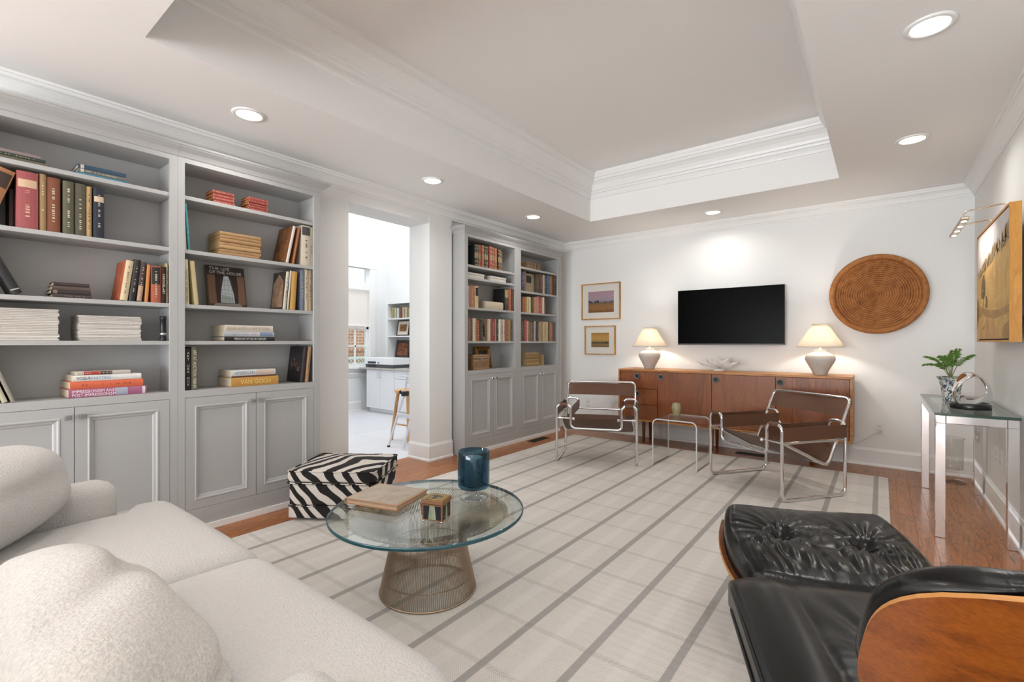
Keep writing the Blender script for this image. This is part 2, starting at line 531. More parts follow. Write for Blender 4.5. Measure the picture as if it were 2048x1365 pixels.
x1 = nd(nt, 'ShaderNodeMixShader', i_0=0.45); x2 = nd(nt, 'ShaderNodeMixShader', i_0=0.3)
nt.links.new(a3.outputs[0], x1.inputs[1]); nt.links.new(a1.outputs[0], x1.inputs[2])
nt.links.new(x1.outputs[0], x2.inputs[1]); nt.links.new(a2.outputs[0], x2.inputs[2]); nt.links.new(x2.outputs[0], out.inputs[0])
bl = tag(MB().box(-7.252, -7.248, 4.07, 5.19, 1.49, 2.13).build('roller_blind', SHADE_), 'white sheer roller blind half drawn over the study window', 'blind')
MB().cbox(-7.262, -7.24, 4.06, 5.2, 1.475, 1.5, .004).build('hem_bar', TRIM, bl)
# outside: brick house and lattice
BRK, nt, b = P_('brick')
tc = nd(nt, 'ShaderNodeTexCoord'); mp = nd(nt, 'ShaderNodeMapping'); mp.inputs['Rotation'].default_value = (pi / 2, 0, pi / 2)
br = nd(nt, 'ShaderNodeTexBrick', i_Scale=1.0)
br.inputs['Color1'].default_value = lin('c98e68'); br.inputs['Color2'].default_value = lin('b0714c'); br.inputs['Mortar'].default_value = lin('d9cdbd')
br.inputs['Mortar Size'].default_value = 0.008; br.inputs['Brick Width'].default_value = 0.22; br.inputs['Row Height'].default_value = 0.075
sp = nd(nt, 'ShaderNodeSeparateXYZ'); cb = nd(nt, 'ShaderNodeCombineXYZ')
nt.links.new(tc.outputs['Object'], sp.inputs[0]); nt.links.new(sp.outputs[1], cb.inputs[0]); nt.links.new(sp.outputs[2], cb.inputs[1])
nt.links.new(cb.outputs[0], br.inputs['Vector']); nt.links.new(br.outputs['Color'], b.inputs['Base Color']); b.inputs['Roughness'].default_value = 0.85
tag(MB().box(-10.6, -10.4, 3.0, 10.5, -.3, 2.6).box(-10.45, -10.36, 3.0, 10.5, .98, 1.1).build('brick_building', BRK), 'orange brick house wall outside the study window', 'building')
m = MB()
for i in range(16):
    y = 5.2 + i * .1
    m.tube([(-9.7, y, -.2), (-9.7, y + 1.0, .8)], .014, 4).tube([(-9.68, y + 1.0, -.2), (-9.68, y, .8)], .014, 4)
m.box(-9.72, -9.66, 5.1, 7.8, .8, .86)
tag(m.build('lattice_fence', mat('lattice_paint', 'cfd3c4', .7)), 'pale crossed lattice fence outside the lower study panes', 'fence')
struct(MB().box(-14, -7.4, -6, 16, -.35, -.3).build('ground_outside', mat('gravel', '9a9788', .9)))
# niche shelves
for k, z in enumerate((1.635, 1.313, .905)):
    struct(MB().box(-7.2, -6.0, 5.5, 5.76, z - .02, z).build('trim_%d' % (3 + k), WHITE))

# ================================================================== BUILT-IN BOOKCASES
SHN = [2.112, 1.777, 1.436, 1.207]     # near bookcase shelf heights (top faces)
ZBOT = 0.897
def door(parent, y0, y1, z0, z1, xf, knob_side, kz):
    """framed door with a moulded recessed panel, facing +x"""
    m = MB()
    loops = [(0, -.018), (0, 0), (.052, 0), (.056, .003), (.062, .003), (.068, -.004), (.078, -.007), (.084, -.012)]
    vs = []
    for ins, d in loops:
        vs += [(d, y0 + ins, z0 + ins), (d, y1 - ins, z0 + ins), (d, y1 - ins, z1 - ins), (d, y0 + ins, z1 - ins)]
    fs = []
    for i in range(len(loops) - 1):
        for k in range(4):
            fs.append((i * 4 + k, i * 4 + (k + 1) % 4, (i + 1) * 4 + (k + 1) % 4, (i + 1) * 4 + k))
    n = (len(loops) - 1) * 4
    fs.append((n, n + 1, n + 2, n + 3)); fs.append((3, 2, 1, 0))
    d = m.add(vs, fs).build('door', GREY, parent, (xf, 0, 0))
    ky = y1 - .028 if knob_side > 0 else y0 + .028
    kb = MB().lathe([(.009, 0), (.007, .003), (.006, .014)], 10, mat=Matrix.Translation((0, ky, kz)) @ Matrix.Rotation(pi / 2, 4, 'Y'))
    kb.cbox(.013, .029, ky - .015, ky + .015, kz - .013, kz + .013, .004)
    k_ = kb.build('knob', PEWTER, d)
    k_['label'] = 'square pewter knob'
    return d
def bookcase(name, label, xf, xbk, bays, y0, y1, shelves, cornice_ends, ztop_open=2.312):
    """bays: list of (ya, yb, split); y0..y1: outer faces"""
    root = empty(name, (0, 0, 0))
    tag(root, label, 'bookcase', 'grey built-in bookcases')
    # carcass: sides, partitions, top, deck, back
    m = MB()
    t = .02
    m.box(xbk - .012, xbk, y0, y1, 0, 2.40)                       # back
    m.box(xbk, xf - .02, y0, y0 + t, 0, 2.40).box(xbk, xf - .02, y1 - t, y1, 0, 2.40)
    m.box(xbk, xf - .02, y0 + t, y1 - t, ztop_open, 2.40)
    m.box(xbk, xf - .02, y0 + t, y1 - t, ZBOT - .03, ZBOT)
    for i in range(len(bays) - 1):
        a, b_ = bays[i][1], bays[i + 1][0]
        m.box(xbk, xf - .02, a + .012, b_ - .012, 0, 2.40)
    # inner cheeks set back behind the stiles
    for (a, b_, s) in bays:
        ca = max(a - .018, y0 + t); cb_ = min(b_ + .018, y1 - t)
        if ca > y0 + t + .003: m.box(xbk, xf - .02, y0 + t if a == bays[0][0] else a - .03, ca, ZBOT, ztop_open)
        if cb_ < y1 - t - .003: m.box(xbk, xf - .02, cb_, y1 - t if b_ == bays[-1][1] else b_ + .03, ZBOT, ztop_open)
    m.build('carcass', GREY, root)
    # face frame
    m = MB()
    ed = [y0] + [v for b_ in bays for v in b_[:2]] + [y1]
    for i in range(0, len(ed), 2):
        m.box(xf - .02, xf, ed[i], ed[i + 1], .0, 2.40)
    for (a, b_, s) in bays:
        m.box(xf - .02, xf, a, b_, ztop_open, 2.40).box(xf - .02, xf, a, b_, .853, ZBOT).box(xf - .02, xf, a, b_, 0, .147)
    m.build('face_frame', GREY, root)
    m = MB().box(xf, xf + .012, y0, y1, .001, .04)
    m.build('shoe_moulding', TRIM, root)
    for bi, (a, b_, s) in enumerate(bays):
        for z in shelves[bi]:
            MB().cbox(xbk, xf - .012, a - .017, b_ + .017, z - .024, z, .002).build('shelf', GREY, root)
        door(root, a + .002, s - .0015, .149, .851, xf - .001, 1, .80)
        door(root, s + .0015, b_ - .002, .149, .851, xf - .001, -1, .80)
    # cornice
    prof = [(0, 2.343), (.004, 2.343), (.008, 2.35), (.012, 2.358), (.02, 2.37), (.034, 2.382), (.046, 2.392), (.052, 2.4), (.056, 2.402), (.06, 2.412), (0, 2.412)]
    path = [(xf, y1), (xf, y0)]
    if cornice_ends[0]: path = path + [(-3.62, y0)]
    if cornice_ends[1]: path = [(-3.58, y1)] + path
    m = MB(); sweep(m, path, prof)
    m.box(-3.58, xf, y0, y1, 2.40, 2.412)
    m.build('cornice', GREY, root)
    return root
bookcase('bookcase', 'near grey built-in bookcase unit whose cupboards stand behind the white sofa', -3.40, -3.66, [(.126, .988, .557)], .085, 1.0275, [SHN], (0, 0))
bookcase('bookcase', 'grey built-in bookcase unit between the sofa end and the study opening', -3.40, -3.66, [(1.066, 1.912, 1.49)], 1.0285, 1.961, [SHN], (0, 1))
bookcase('bookcase', 'far grey built-in bookcase with two bays in the back corner', -3.425, -3.675, [(3.64, 4.46, 4.05), (4.569, 5.399, 4.985)], 3.59, 5.437, [[2.022, 1.89, 1.569, 1.21], [2.117, 1.825, 1.565, 1.21]], (1, 1))

# ------------------------------------------------------------------ recessed ceiling lights
LENS = mat('downlight_lens', 'ffffff', 0.5, emis=('fff6ea', 9.0))
lights = [(-3.052, 1.294, 'above the near bookcase, closest to the camera'), (-3.052, 2.798, 'above the opening to the study'), (-3.052, 4.301, 'above the far bookcase'),
          (-1.422, 5.331, 'in front of the wall with the television'), (.17, 4.258, 'above the console table and painting'), (.17, 2.774, 'in the upper right corner, largest of all'),
          (-3.052, -.2, 'over the sofa corner, out of the picture'), (.17, 1.28, 'over the leather lounge chair, out of the picture'), (.17, -.2, 'right beside the camera, out of the picture'), (-1.422, .1, 'over the sofa middle, out of the picture'), (-3.052, -2.6, 'behind the sofa on the left, out of the picture'), (.17, -2.6, 'behind the camera on the right, out of the picture')]
for x, y, txt in lights:
    r = empty('recessed_light', (x, y, ZC))
    tag(r, 'round white recessed ceiling light ' + txt, 'ceiling light', 'recessed ceiling lights')
    MB().lathe([(.068, -.004), (.074, -.009), (.09, -.006), (.094, 0), (.068, .001)], 32).build('trim_ring', TRIM, r)
    MB().lathe([(.0005, -.0045), (.069, -.0045)], 32).build('lens', LENS, r)
    l = D.lights.new('downlight', 'AREA'); l.shape = 'DISK'; l.size = .13; l.energy = DOWNLIGHT_W; l.color = (1.0, .97, .93); l.spread = radians(150)
    lo = D.objects.new('downlight', l); COL.objects.link(lo); lo.parent = r; lo.location = (0, 0, -.012)

# ================================================================== RUG
RUG, nt, b = P_('plaid_rug')
tc = nd(nt, 'ShaderNodeTexCoord'); sp = nd(nt, 'ShaderNodeSeparateXYZ')
nt.links.new(tc.outputs['Object'], sp.inputs[0])
def mth(op, a, bv=None, c=None, nt_=None):
    n = nd(nt_ or nt, 'ShaderNodeMath', operation=op)
    for i, v in enumerate((a, bv, c)):
        if v is None: continue
        if isinstance(v, (int, float)): n.inputs[i].default_value = v
        else: (nt_ or nt).links.new(v, n.inputs[i])
    return n.outputs[0]
def band(coord, off, period, half, soft):
    """1 inside stripes of half-width `half` centred on off + k * period"""
    a = mth('SUBTRACT', coord, off)
    f = mth('SUBTRACT', mth('FRACT', mth('ADD', mth('DIVIDE', a, period), 0.5)), 0.5)
    d = mth('MULTIPLY', mth('ABSOLUTE', f), period)
    n = nd(nt, 'ShaderNodeMapRange', i_1=half - soft, i_2=half + soft, i_3=1.0, i_4=0.0)
    nt.links.new(d, n.inputs[0])
    return n.outputs[0]
PX, PY = .2825, .30
x_, y_ = sp.outputs[0], sp.outputs[1]
# herringbone: columns along y (width .022), diagonal dashes inside
col = mth('SUBTRACT', mth('ABSOLUTE', mth('SUBTRACT', mth('FRACT', mth('DIVIDE', y_, .05)), .5)), .25)
dash = mth('FRACT', mth('ADD', mth('MULTIPLY', x_, 105.0), mth('MULTIPLY', col, 5.0)))
hb = nd(nt, 'ShaderNodeMapRange', i_1=.35, i_2=.6, i_3=0.0, i_4=1.0); nt.links.new(dash, hb.inputs[0]); hb = hb.outputs[0]
dash2 = mth('FRACT', mth('MULTIPLY', y_, 150.0))
dk = band(x_, -2.858, PX, .0165, .002)
lt = band(x_, -2.858 + PX / 2, PX, .026, .006)
cd = band(y_, 2.211, PY, .014, .005)
cl = band(y_, 2.211 + PY / 2, PY, .03, .008)
def mixc(fac, c1, c2):
    n = nd(nt, 'ShaderNodeMix', data_type='RGBA')
    if isinstance(fac, (int, float)): n.inputs[0].default_value = fac
    else: nt.links.new(fac, n.inputs[0])
    for i, c in ((6, c1), (7, c2)):
        if isinstance(c, tuple): n.inputs[i].default_value = c
        else: nt.links.new(c, n.inputs[i])
    return n.outputs[2]
base = mixc(mth('MULTIPLY', hb, .8), lin('dad5cf'), lin('c6c0b9'))
base = mixc(mth('MULTIPLY', lt, .4), base, lin('dedad5'))
base = mixc(mth('MULTIPLY', cl, .05), base, lin('dfdad2'))
base = mixc(mth('MULTIPLY', cd, mth('MULTIPLY_ADD', hb, .38, .02)), base, lin('928d87'))
base = mixc(mth('MULTIPLY', dk, mth('MULTIPLY_ADD', dash2, .25, .62)), base, lin('918e8a'))
nz = nd(nt, 'ShaderNodeTexNoise', i_Scale=300.0, i_Detail=2.0); nt.links.new(tc.outputs['Object'], nz.inputs['Vector'])
bp = nd(nt, 'ShaderNodeBump', i_Strength=.35, i_Distance=.003); nt.links.new(mth('ADD', nz.outputs['Fac'], mth('MULTIPLY', hb, .6)), bp.inputs['Height'])
nt.links.new(bp.outputs[0], b.inputs['Normal'])
nt.links.new(base, b.inputs['Base Color']); b.inputs['Roughness'].default_value = .95; b.inputs['Specular IOR Level'].default_value = .1
m = MB().cbox(-3.105, .05, -1.3, 5.285, 0.0, .012, .004)
tag(m.build('rug', RUG), 'cream flatweave plaid rug with thin grey stripes', 'rug')

# ================================================================== SIDEBOARD
TEAK = wood('teak_veneer', '6e3a1a', '874a24', '97572d', 'Z', 1.6, .4, coat=.1, rings=3)
TEAKL = wood('teak_edge', '8a4f22', 'b0702f', 'c78a45', 'X', 1.5, .4, rand=False, rings=5)
SBX0, SBX1, SBF, SBB, SZ0, SZ1 = -2.495, -.205, 5.285, 5.74, .275, .88
sb = empty('sideboard', (0, 0, 0)); tag(sb, 'long mid-century teak sideboard on tapered legs under the television', 'sideboard')
m = MB().cbox(SBX0, SBX1, SBF, SBB, SZ1 - .022, SZ1, .002)
m.build('top_panel', TEAKL, sb)
MB().box(SBX0, SBX0 + .02, SBF, SBB, SZ0, SZ1 - .022).build('side_panel', TEAKL, sb)
MB().box(SBX1 - .02, SBX1, SBF, SBB, SZ0, SZ1 - .022).build('side_panel', TEAKL, sb)
MB().box(SBX0 + .02, SBX1 - .02, SBF, SBB, SZ0, SZ0 + .02).build('bottom_panel', TEAKL, sb)
MB().box(SBX0 + .02, SBX1 - .02, SBB - .012, SBB, SZ0 + .02, SZ1 - .022).build('back_panel', TEAK, sb)
RUB = mat('black_rubber', '161412', .5); GRYR = mat('grey_ring', '75706a', .4)
def knob(parent, x, z):
    m = MB(); T_ = Matrix.Translation((x, SBF + .01, z)) @ Matrix.Rotation(pi / 2, 4, 'X')
    m.lathe([(.034, 0), (.036, .006), (.034, .016), (.028, .018), (.024, .012), (.021, .006)], 24, mat=T_)
    k = m.build('knob', GRYR, parent)
    MB().lathe([(.0215, .006), (.012, .004), (.0005, .004)], 20, mat=T_).build('finger_hole', RUB, k)
divs = [SBX0 + .02, -2.02, -1.427, -.822, SBX1 - .02]
for i in range(1, 4):
    MB().box(divs[i] - .006, divs[i] + .006, SBF + .03, SBB - .012, SZ0 + .02, SZ1 - .022).build('partition', TEAK, sb)
zs = [SZ0 + .02, .47, .653, SZ1 - .022]
for i in range(3):
    d_ = MB().cbox(divs[0] + .002, divs[1] - .003, SBF + .008 + (.012 if i == 2 else 0), SBF + .03, zs[i] + .002, zs[i + 1] - .002, .0015).build('drawer', TEAK, sb)
    knob(d_, -2.262, (zs[i + 1] - .058))
for i, kx in ((1, -1.978), (2, -1.385), (3, -.782)):
    d_ = MB().cbox(divs[i] + .003, divs[i + 1] - .003, SBF + .008, SBF + .03, SZ0 + .022, SZ1 - .024, .0015).build('cupboard_door', TEAK, sb)
    knob(d_, kx, .8)
for x in (-2.24, -1.462, -.537):
    for y in (5.44, 5.645):
        MB().lathe([(.014, 0), (.022, .25), (.022, SZ0)], 14, capb=True).build('leg', TEAK, sb, (x, y, .0))

# ================================================================== TELEVISION
SCR = mat('tv_screen', '020202', .25, spec=.04); BEZ = mat('tv_bezel', '1c1c1e', .35)
tv = tag(MB().cbox(-1.915, -.797, 5.68, 5.71, 1.168, 1.81, .002).build('television', BEZ), 'large flat black television hung on the back wall', 'television')
MB().box(-1.912, -.8, 5.6785, 5.68, 1.182, 1.807).build('screen', SCR, tv)
MB().box(-1.915, -.797, 5.677, 5.682, 1.166, 1.18).build('lower_bezel', mat('tv_strip', '4a4543', .4, .3), tv)
MB().box(-1.5, -1.2, 5.71, 5.783, 1.38, 1.6).build('wall_bracket', BLACKM, tv)

# ================================================================== TABLE LAMPS
CER = mat('stoneware_glaze', 'c4bfb9', .55, bump=(25, .1, .003))
SHD, nt, b = P_('linen_shade')
nt.nodes.remove(b); out = nt.nodes['Material Output']
a1 = nd(nt, 'ShaderNodeBsdfTranslucent'); a1.inputs[0].default_value = lin('f8efe0')
a3 = nd(nt, 'ShaderNodeBsdfDiffuse'); a3.inputs[0].default_value = lin('f4ecdf')
x1 = nd(nt, 'ShaderNodeMixShader', i_0=0.35); nt.links.new(a3.outputs[0], x1.inputs[1]); nt.links.new(a1.outputs[0], x1.inputs[2]); nt.links.new(x1.outputs[0], out.inputs[0])
BULB = mat('bulb', 'ffffff', .4, emis=('ffe0b0', 12.0))
def lamp(x, y, s, label):
    r = empty('table_lamp', (x, y, SZ1)); tag(r, label, 'table lamp', 'table lamps on the sideboard')
    MB().lathe([(.001, 0), (.054, 0), (.057, .006), (.07, .04), (.094, .085), (.115, .122), (.126, .15), (.127, .166), (.12, .186), (.1, .204), (.072, .216), (.054, .224), (.05, .232), (.052, .238), (.044, .242), (.001, .242)], 36).build('base', CER, r)
    st = MB().tube([(0, 0, .23), (0, 0, .3)], .008, 10).lathe([(.02, .235), (.022, .25), (.014, .262)], 16).build('stem', PEWTER, r)
    MB().tube(fillet([(-.03, 0, .28), (-.04, 0, .34), (-.028, 0, .47), (.028, 0, .47), (.04, 0, .34), (.03, 0, .28)], .03, 4), .0018, 6).tube([(0, 0, .47), (0, 0, .49)], .003, 6).build('harp', PEWTER, r)
    MB().lathe([(.001, .3), (.02, .305), (.028, .335), (.02, .36), (.001, .37)], 16).build('bulb', BULB, r)
    sh = MB().lathe([(.197, .272), (.197, .275), (.067, .489), (.067, .492), (.0655, .492), (.1955, .2725), (.197, .272)], 48).build('shade', SHD, r)
    MB().tube([(.197 * cos(a * pi / 24), .197 * sin(a * pi / 24), .2725) for a in range(48)], .0022, 6, True).build('shade_trim', mat('shade_binding', '8a8076', .7), sh)
    MB().tube([(.067 * cos(a * pi / 12), .067 * sin(a * pi / 12), .4915) for a in range(24)], .002, 6, True).build('shade_trim', MATS['shade_binding'], sh)
    l = D.lights.new('lamp_light', 'POINT'); l.energy = LAMP_W; l.color = (1.0, .94, .86); l.shadow_soft_size = .03
    lo = D.objects.new('lamp_light', l); COL.objects.link(lo); lo.parent = r; lo.location = (0, 0, .385)
lamp(-2.19, 5.49, 1, 'stoneware table lamp with cream cone shade beside the two framed landscapes')
lamp(-.467, 5.47, 1, 'stoneware table lamp with cream cone shade beneath the woven wall basket')

# ================================================================== CLAM SHELL
SHELL = mat('clam_shell', 'e6e4e1', .7, bump=(90, .4, .003), var=(14, 'cfc9c2', .6))
def clam(u, v):
    ph = radians(-74 + 148 * u)
    s_ = abs(sin(pi * ph / radians(33)))             # 0 on the five flutes, 1 in the notches between
    R = .168 * (1 - .36 * s_ ** .9) * (1 + .06 * sin(ph * 3))
    rho = .025 + (R - .025) * v
    x = 1.42 * rho * sin(ph)
    z = .008 + rho * max(cos(ph), .05) ** .55
    y = .03 - .075 * sin(min(1.0, v * 1.05) * pi * .62) - .034 * (1 - s_ ** .8) * v + .0016 * sin(v * 42)
    return Vector((x, y, z))
m = MB(); m.sheet(clam, .006, 149, 26)
m.lathe([(.001, 0), (.05, 0), (.06, .012), (.02, .03)], 14)
o = tag(m.build('clam_shell', SHELL, None, (-1.40, 5.49, SZ1)), 'fluted white giant clam shell on the sideboard below the television', 'shell')

# ================================================================== FRAMED PICTURES ON THE BACK WALL
OAKF = wood('oak_frame', '8f5e20', 'b5803a', 'cf9d55', 'Z', 2.0, .45, rings=4)
MATB = mat('picture_mat', 'dedad2', .8)
def landscape(name, stops, warp=.12, sc=9.0):
    """painted landscape: bands of colour over the height of the sheet, broken up by brushy noise"""
    m, nt, b = P_(name)
    tc = nd(nt, 'ShaderNodeTexCoord'); sp = nd(nt, 'ShaderNodeSeparateXYZ'); nt.links.new(tc.outputs['Generated'], sp.inputs[0])
    n = nd(nt, 'ShaderNodeTexNoise', i_Scale=sc, i_Detail=6.0, i_Roughness=.65); nt.links.new(tc.outputs['Generated'], n.inputs['Vector'])
    v = mth('MULTIPLY_ADD', mth('SUBTRACT', n.outputs['Fac'], .5, None, nt), warp, sp.outputs[2], nt)
    c = ramp(nt, v, [(p, lin(h)) for p, h in stops])
    n2 = nd(nt, 'ShaderNodeTexNoise', i_Scale=sc * 4, i_Detail=4.0); nt.links.new(tc.outputs['Generated'], n2.inputs['Vector'])
    hs = nd(nt, 'ShaderNodeHueSaturation'); nt.links.new(c, hs.inputs['Color'])
    mr = nd(nt, 'ShaderNodeMapRange', i_1=.3, i_2=.7, i_3=.78, i_4=1.22); nt.links.new(n2.outputs['Fac'], mr.inputs[0]); nt.links.new(mr.outputs[0], hs.inputs['Value'])
    nt.links.new(hs.outputs[0], b.inputs['Base Color']); b.inputs['Roughness'].default_value = .7
    return m
def picture(name, label, x0, x1, z0, z1, art, ax0, ax1, az0, az1):
    r = empty(name, (0, YB, 0)); tag(r, label, 'picture')
    m = MB(); w, d = .014, .03
    for (a, b_, c, e) in ((x0, x0 + w, z0, z1), (x1 - w, x1, z0, z1)): m.box(a, b_, -d, -.002, c, e)
    for (c, e) in ((z0, z0 + w), (z1 - w, z1)): m.box(x0 + w, x1 - w, -d, -.002, c, e)
    m.build('frame', OAKF, r)
    MB().box(x0 + w, x1 - w, -.012, -.004, z0 + w, z1 - w).build('mount', MATB, r)
    MB().box(ax0, ax1, -.0135, -.012, az0, az1).build('print', art, r)
    MB().box(x0 + w, x1 - w, -.02, -.018, z0 + w, z1 - w).build('glazing', glassy('picture_glass', 'ffffff', .02, 1.25), r)
    return r
art1 = landscape('art_plum_sky', [(0, '70482c'), (.2, '946838'), (.4, '86603a'), (.46, '5a5046'), (.5, '7a7478'), (.56, '978c98'), (.75, 'ab8c98'), (1, 'a5868e')], .16, 5.0)
art2 = landscape('art_gold_dusk', [(0, '7a6238'), (.2, '8a7040'), (.3, '4c4430'), (.36, '7d683c'), (.5, 'b4904e'), (.75, 'b98c44'), (1, '9a7838')], .14, 5.0)
def trees(parent, spots, c):
    m = MB(); rg = random.Random(3)
    for x, z, w, h in spots:
        m.poly([(x + w * cos(a * pi / 5) * rg.uniform(.75, 1.1), -.0141, z + h * sin(a * pi / 5) * rg.uniform(.75, 1.1)) for a in range(10)])
        m.poly([(x - .003, -.0141, z - h * 1.6), (x + .003, -.0141, z - h * 1.6), (x + .002, -.0141, z), (x - .002, -.0141, z)])
    m.build('painted_trees', c, parent, kind='stuff')
p1_ = picture('framed_picture', 'upper oak framed landscape with plum sky and dark trees', -3.27, -2.695, 1.503, 1.994, art1, -3.17, -2.79, 1.60, 1.885)
p2_ = picture('framed_picture', 'lower oak framed landscape with golden sky, smaller of the pair', -3.222, -2.765, 1.03, 1.42, art2, -3.125, -2.86, 1.13, 1.325)

DKG = mat('paint_dark_green', '2c2c26', .7)
trees(p1_, [(-3.15, 1.752, .02, .016), (-3.12, 1.745, .012, .01), (-3.06, 1.745, .016, .014), (-3.025, 1.748, .02, .018), (-2.91, 1.74, .01, .008), (-2.82, 1.745, .025, .006)], DKG)
trees(p2_, [(-3.08, 1.192, .012, .008), (-3.02, 1.19, .016, .006), (-2.95, 1.193, .012, .01), (-2.91, 1.195, .016, .012), (-2.885, 1.193, .014, .01)], DKG)

# ================================================================== WOVEN WALL BASKET
BSK, nt, b = P_('coiled_basket')
tc = nd(nt, 'ShaderNodeTexCoord'); sp = nd(nt, 'ShaderNodeSeparateXYZ'); nt.links.new(tc.outputs['Object'], sp.inputs[0])
ang = mth('ARCTAN2', sp.outputs[0], sp.outputs[1], None, nt)
st_ = mth('FRACT', mth('MULTIPLY', ang, 44 / pi * 1.5, None, nt), None, None, nt)
n = nd(nt, 'ShaderNodeTexNoise', i_Scale=22.0, i_Detail=5.0); nt.links.new(tc.outputs['Object'], n.inputs['Vector'])
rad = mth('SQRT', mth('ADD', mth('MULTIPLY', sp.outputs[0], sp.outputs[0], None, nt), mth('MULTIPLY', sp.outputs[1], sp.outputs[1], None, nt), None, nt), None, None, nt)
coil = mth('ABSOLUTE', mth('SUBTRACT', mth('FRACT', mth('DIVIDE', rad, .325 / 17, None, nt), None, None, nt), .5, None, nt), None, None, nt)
groove_shade = nd(nt, 'ShaderNodeMapRange', i_1=.3, i_2=.46, i_3=0.0, i_4=-.32); nt.links.new(mth('MULTIPLY', coil, mth('LESS_THAN', rad, .33, None, nt), None, nt), groove_shade.inputs[0])   # groove shade between the coils, put into the colour
c = ramp(nt, mth('ADD', groove_shade.outputs[0], mth('MULTIPLY_ADD', st_, .25, n.outputs['Fac'], nt), None, nt), [(.22, lin('6a3c18')), (.5, lin('9c6230')), (.9, lin('b47a44'))])
nt.links.new(c, b.inputs['Base Color']); b.inputs['Roughness'].default_value = .75
bp = nd(nt, 'ShaderNodeBump', i_Strength=.4, i_Distance=.003); nt.links.new(st_, bp.inputs['Height']); nt.links.new(bp.outputs[0], b.inputs['Normal'])
prof = []
NC = 17
for i in range(NC):       # coils from centre to wall of the dish
    for k in range(6):
        t = k / 6
        r_ = (i + t) / NC * .325
        zb = .012 + .03 * (r_ / .325) ** 3
        prof.append((max(r_, .0008), zb + .0115 * sqrt(max(0, 1 - (2 * t - 1) ** 2))))
prof += [(.326, .05), (.33, .08), (.336, .098), (.35, .11), (.366, .108), (.378, .095), (.38, .075), (.372, .05), (.34, .01), (.2, .0), (.001, 0)]
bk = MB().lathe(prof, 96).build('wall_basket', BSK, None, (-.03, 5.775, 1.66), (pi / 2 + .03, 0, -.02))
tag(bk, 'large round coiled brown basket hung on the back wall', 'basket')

# ================================================================== WALL PLATES, CORDS, VENTS
PLATE = mat('outlet_plastic', 'e4e2dd', .4); SLOT = mat('slot_dark', '55524e', .6)
def outlet(label, loc, rz):
    r = empty('wall_outlet', loc, rz); tag(r, label, 'outlet', 'white wall outlets')
    MB().cbox(-.036, .036, -.006, 0, -.058, .058, .002).build('plate', PLATE, r)
    for z in (-.024, .024):
        s_ = MB().lathe([(.017, 0), (.016, .003), (.001, .003)], 16, mat=Matrix.Translation((0, -.006, z)) @ Matrix.Rotation(pi / 2, 4, 'X')).build('socket', PLATE, r)
        MB().box(-.007, -.005, -.0096, -.009, z - .004, z + .006).box(.005, .007, -.0096, -.009, z - .004, z + .006).build('slots', SLOT, s_)
    return r
outlet('white wall outlet right of the sideboard with a cord plugged in', (-.008, YB, .366), 0)
outlet('white wall outlet seen between the arms of the left tubular chair', (-2.80, YB, .365), 0)
outlet('white blank wall plate left of the other outlet behind the left tubular chair', (-3.18, YB, .365), 0)
outlet('far one of two wall outlets on the right wall beneath the console', (XR, 4.74, .40), -pi / 2)
outlet('near one of two wall outlets on the right wall beneath the console', (XR, 4.58, .40), -pi / 2)
CORD = mat('white_cord', 'cfcbc4', .5)
m = MB().tube(fillet([(-.012, 5.77, .345), (-.03, 5.745, .33), (-.1, 5.765, .27), (-.19, 5.775, .2), (-.32, 5.77, .185), (-.6, 5.765, .175)], .05, 4), .003, 6).box(-.024, .002, 5.745, 5.776, .33, .355)
tag(m.build('power_cord', CORD), 'thin white power cord running from the outlet behind the sideboard', 'cord')
GRL = mat('vent_grille', '2c221a', .5, .3)
def vent(label, x0, x1, y0, y1):
    r = empty('floor_vent', ((x0 + x1) / 2, (y0 + y1) / 2, 0)); tag(r, label, 'floor vent', 'floor vents')
    hx, hy = (x1 - x0) / 2, (y1 - y0) / 2
    MB().box(-hx, hx, -hy, hy, .0002, .0015).build('backing', mat('vent_dark', '120e0b', .8), r)
    m = MB()
    for (a, b_, c_, e) in ((-hx, hx, -hy, -hy + .012), (-hx, hx, hy - .012, hy), (-hx, -hx + .012, -hy, hy), (hx - .012, hx, -hy, hy)): m.box(a, b_, c_, e, .001, .005)
    m.build('frame', GRL, r)
    L = max(hx, hy); n_ = int(L * 2 / .022)
    for i in range(1, n_):
        t = -L + i * 2 * L / n_
        (MB().box(-hx, hx, t - .004, t + .004, .001, .004) if hy > hx else MB().box(t - .004, t + .004, -hy, hy, .001, .004)).build('slat', GRL, r)
vent('dark metal floor vent at the foot of the far bookcase', -3.37, -3.27, 4.62, 4.95)
vent('dark metal floor vent on the floor under the sideboard', -1.24, -.94, 5.5, 5.6)

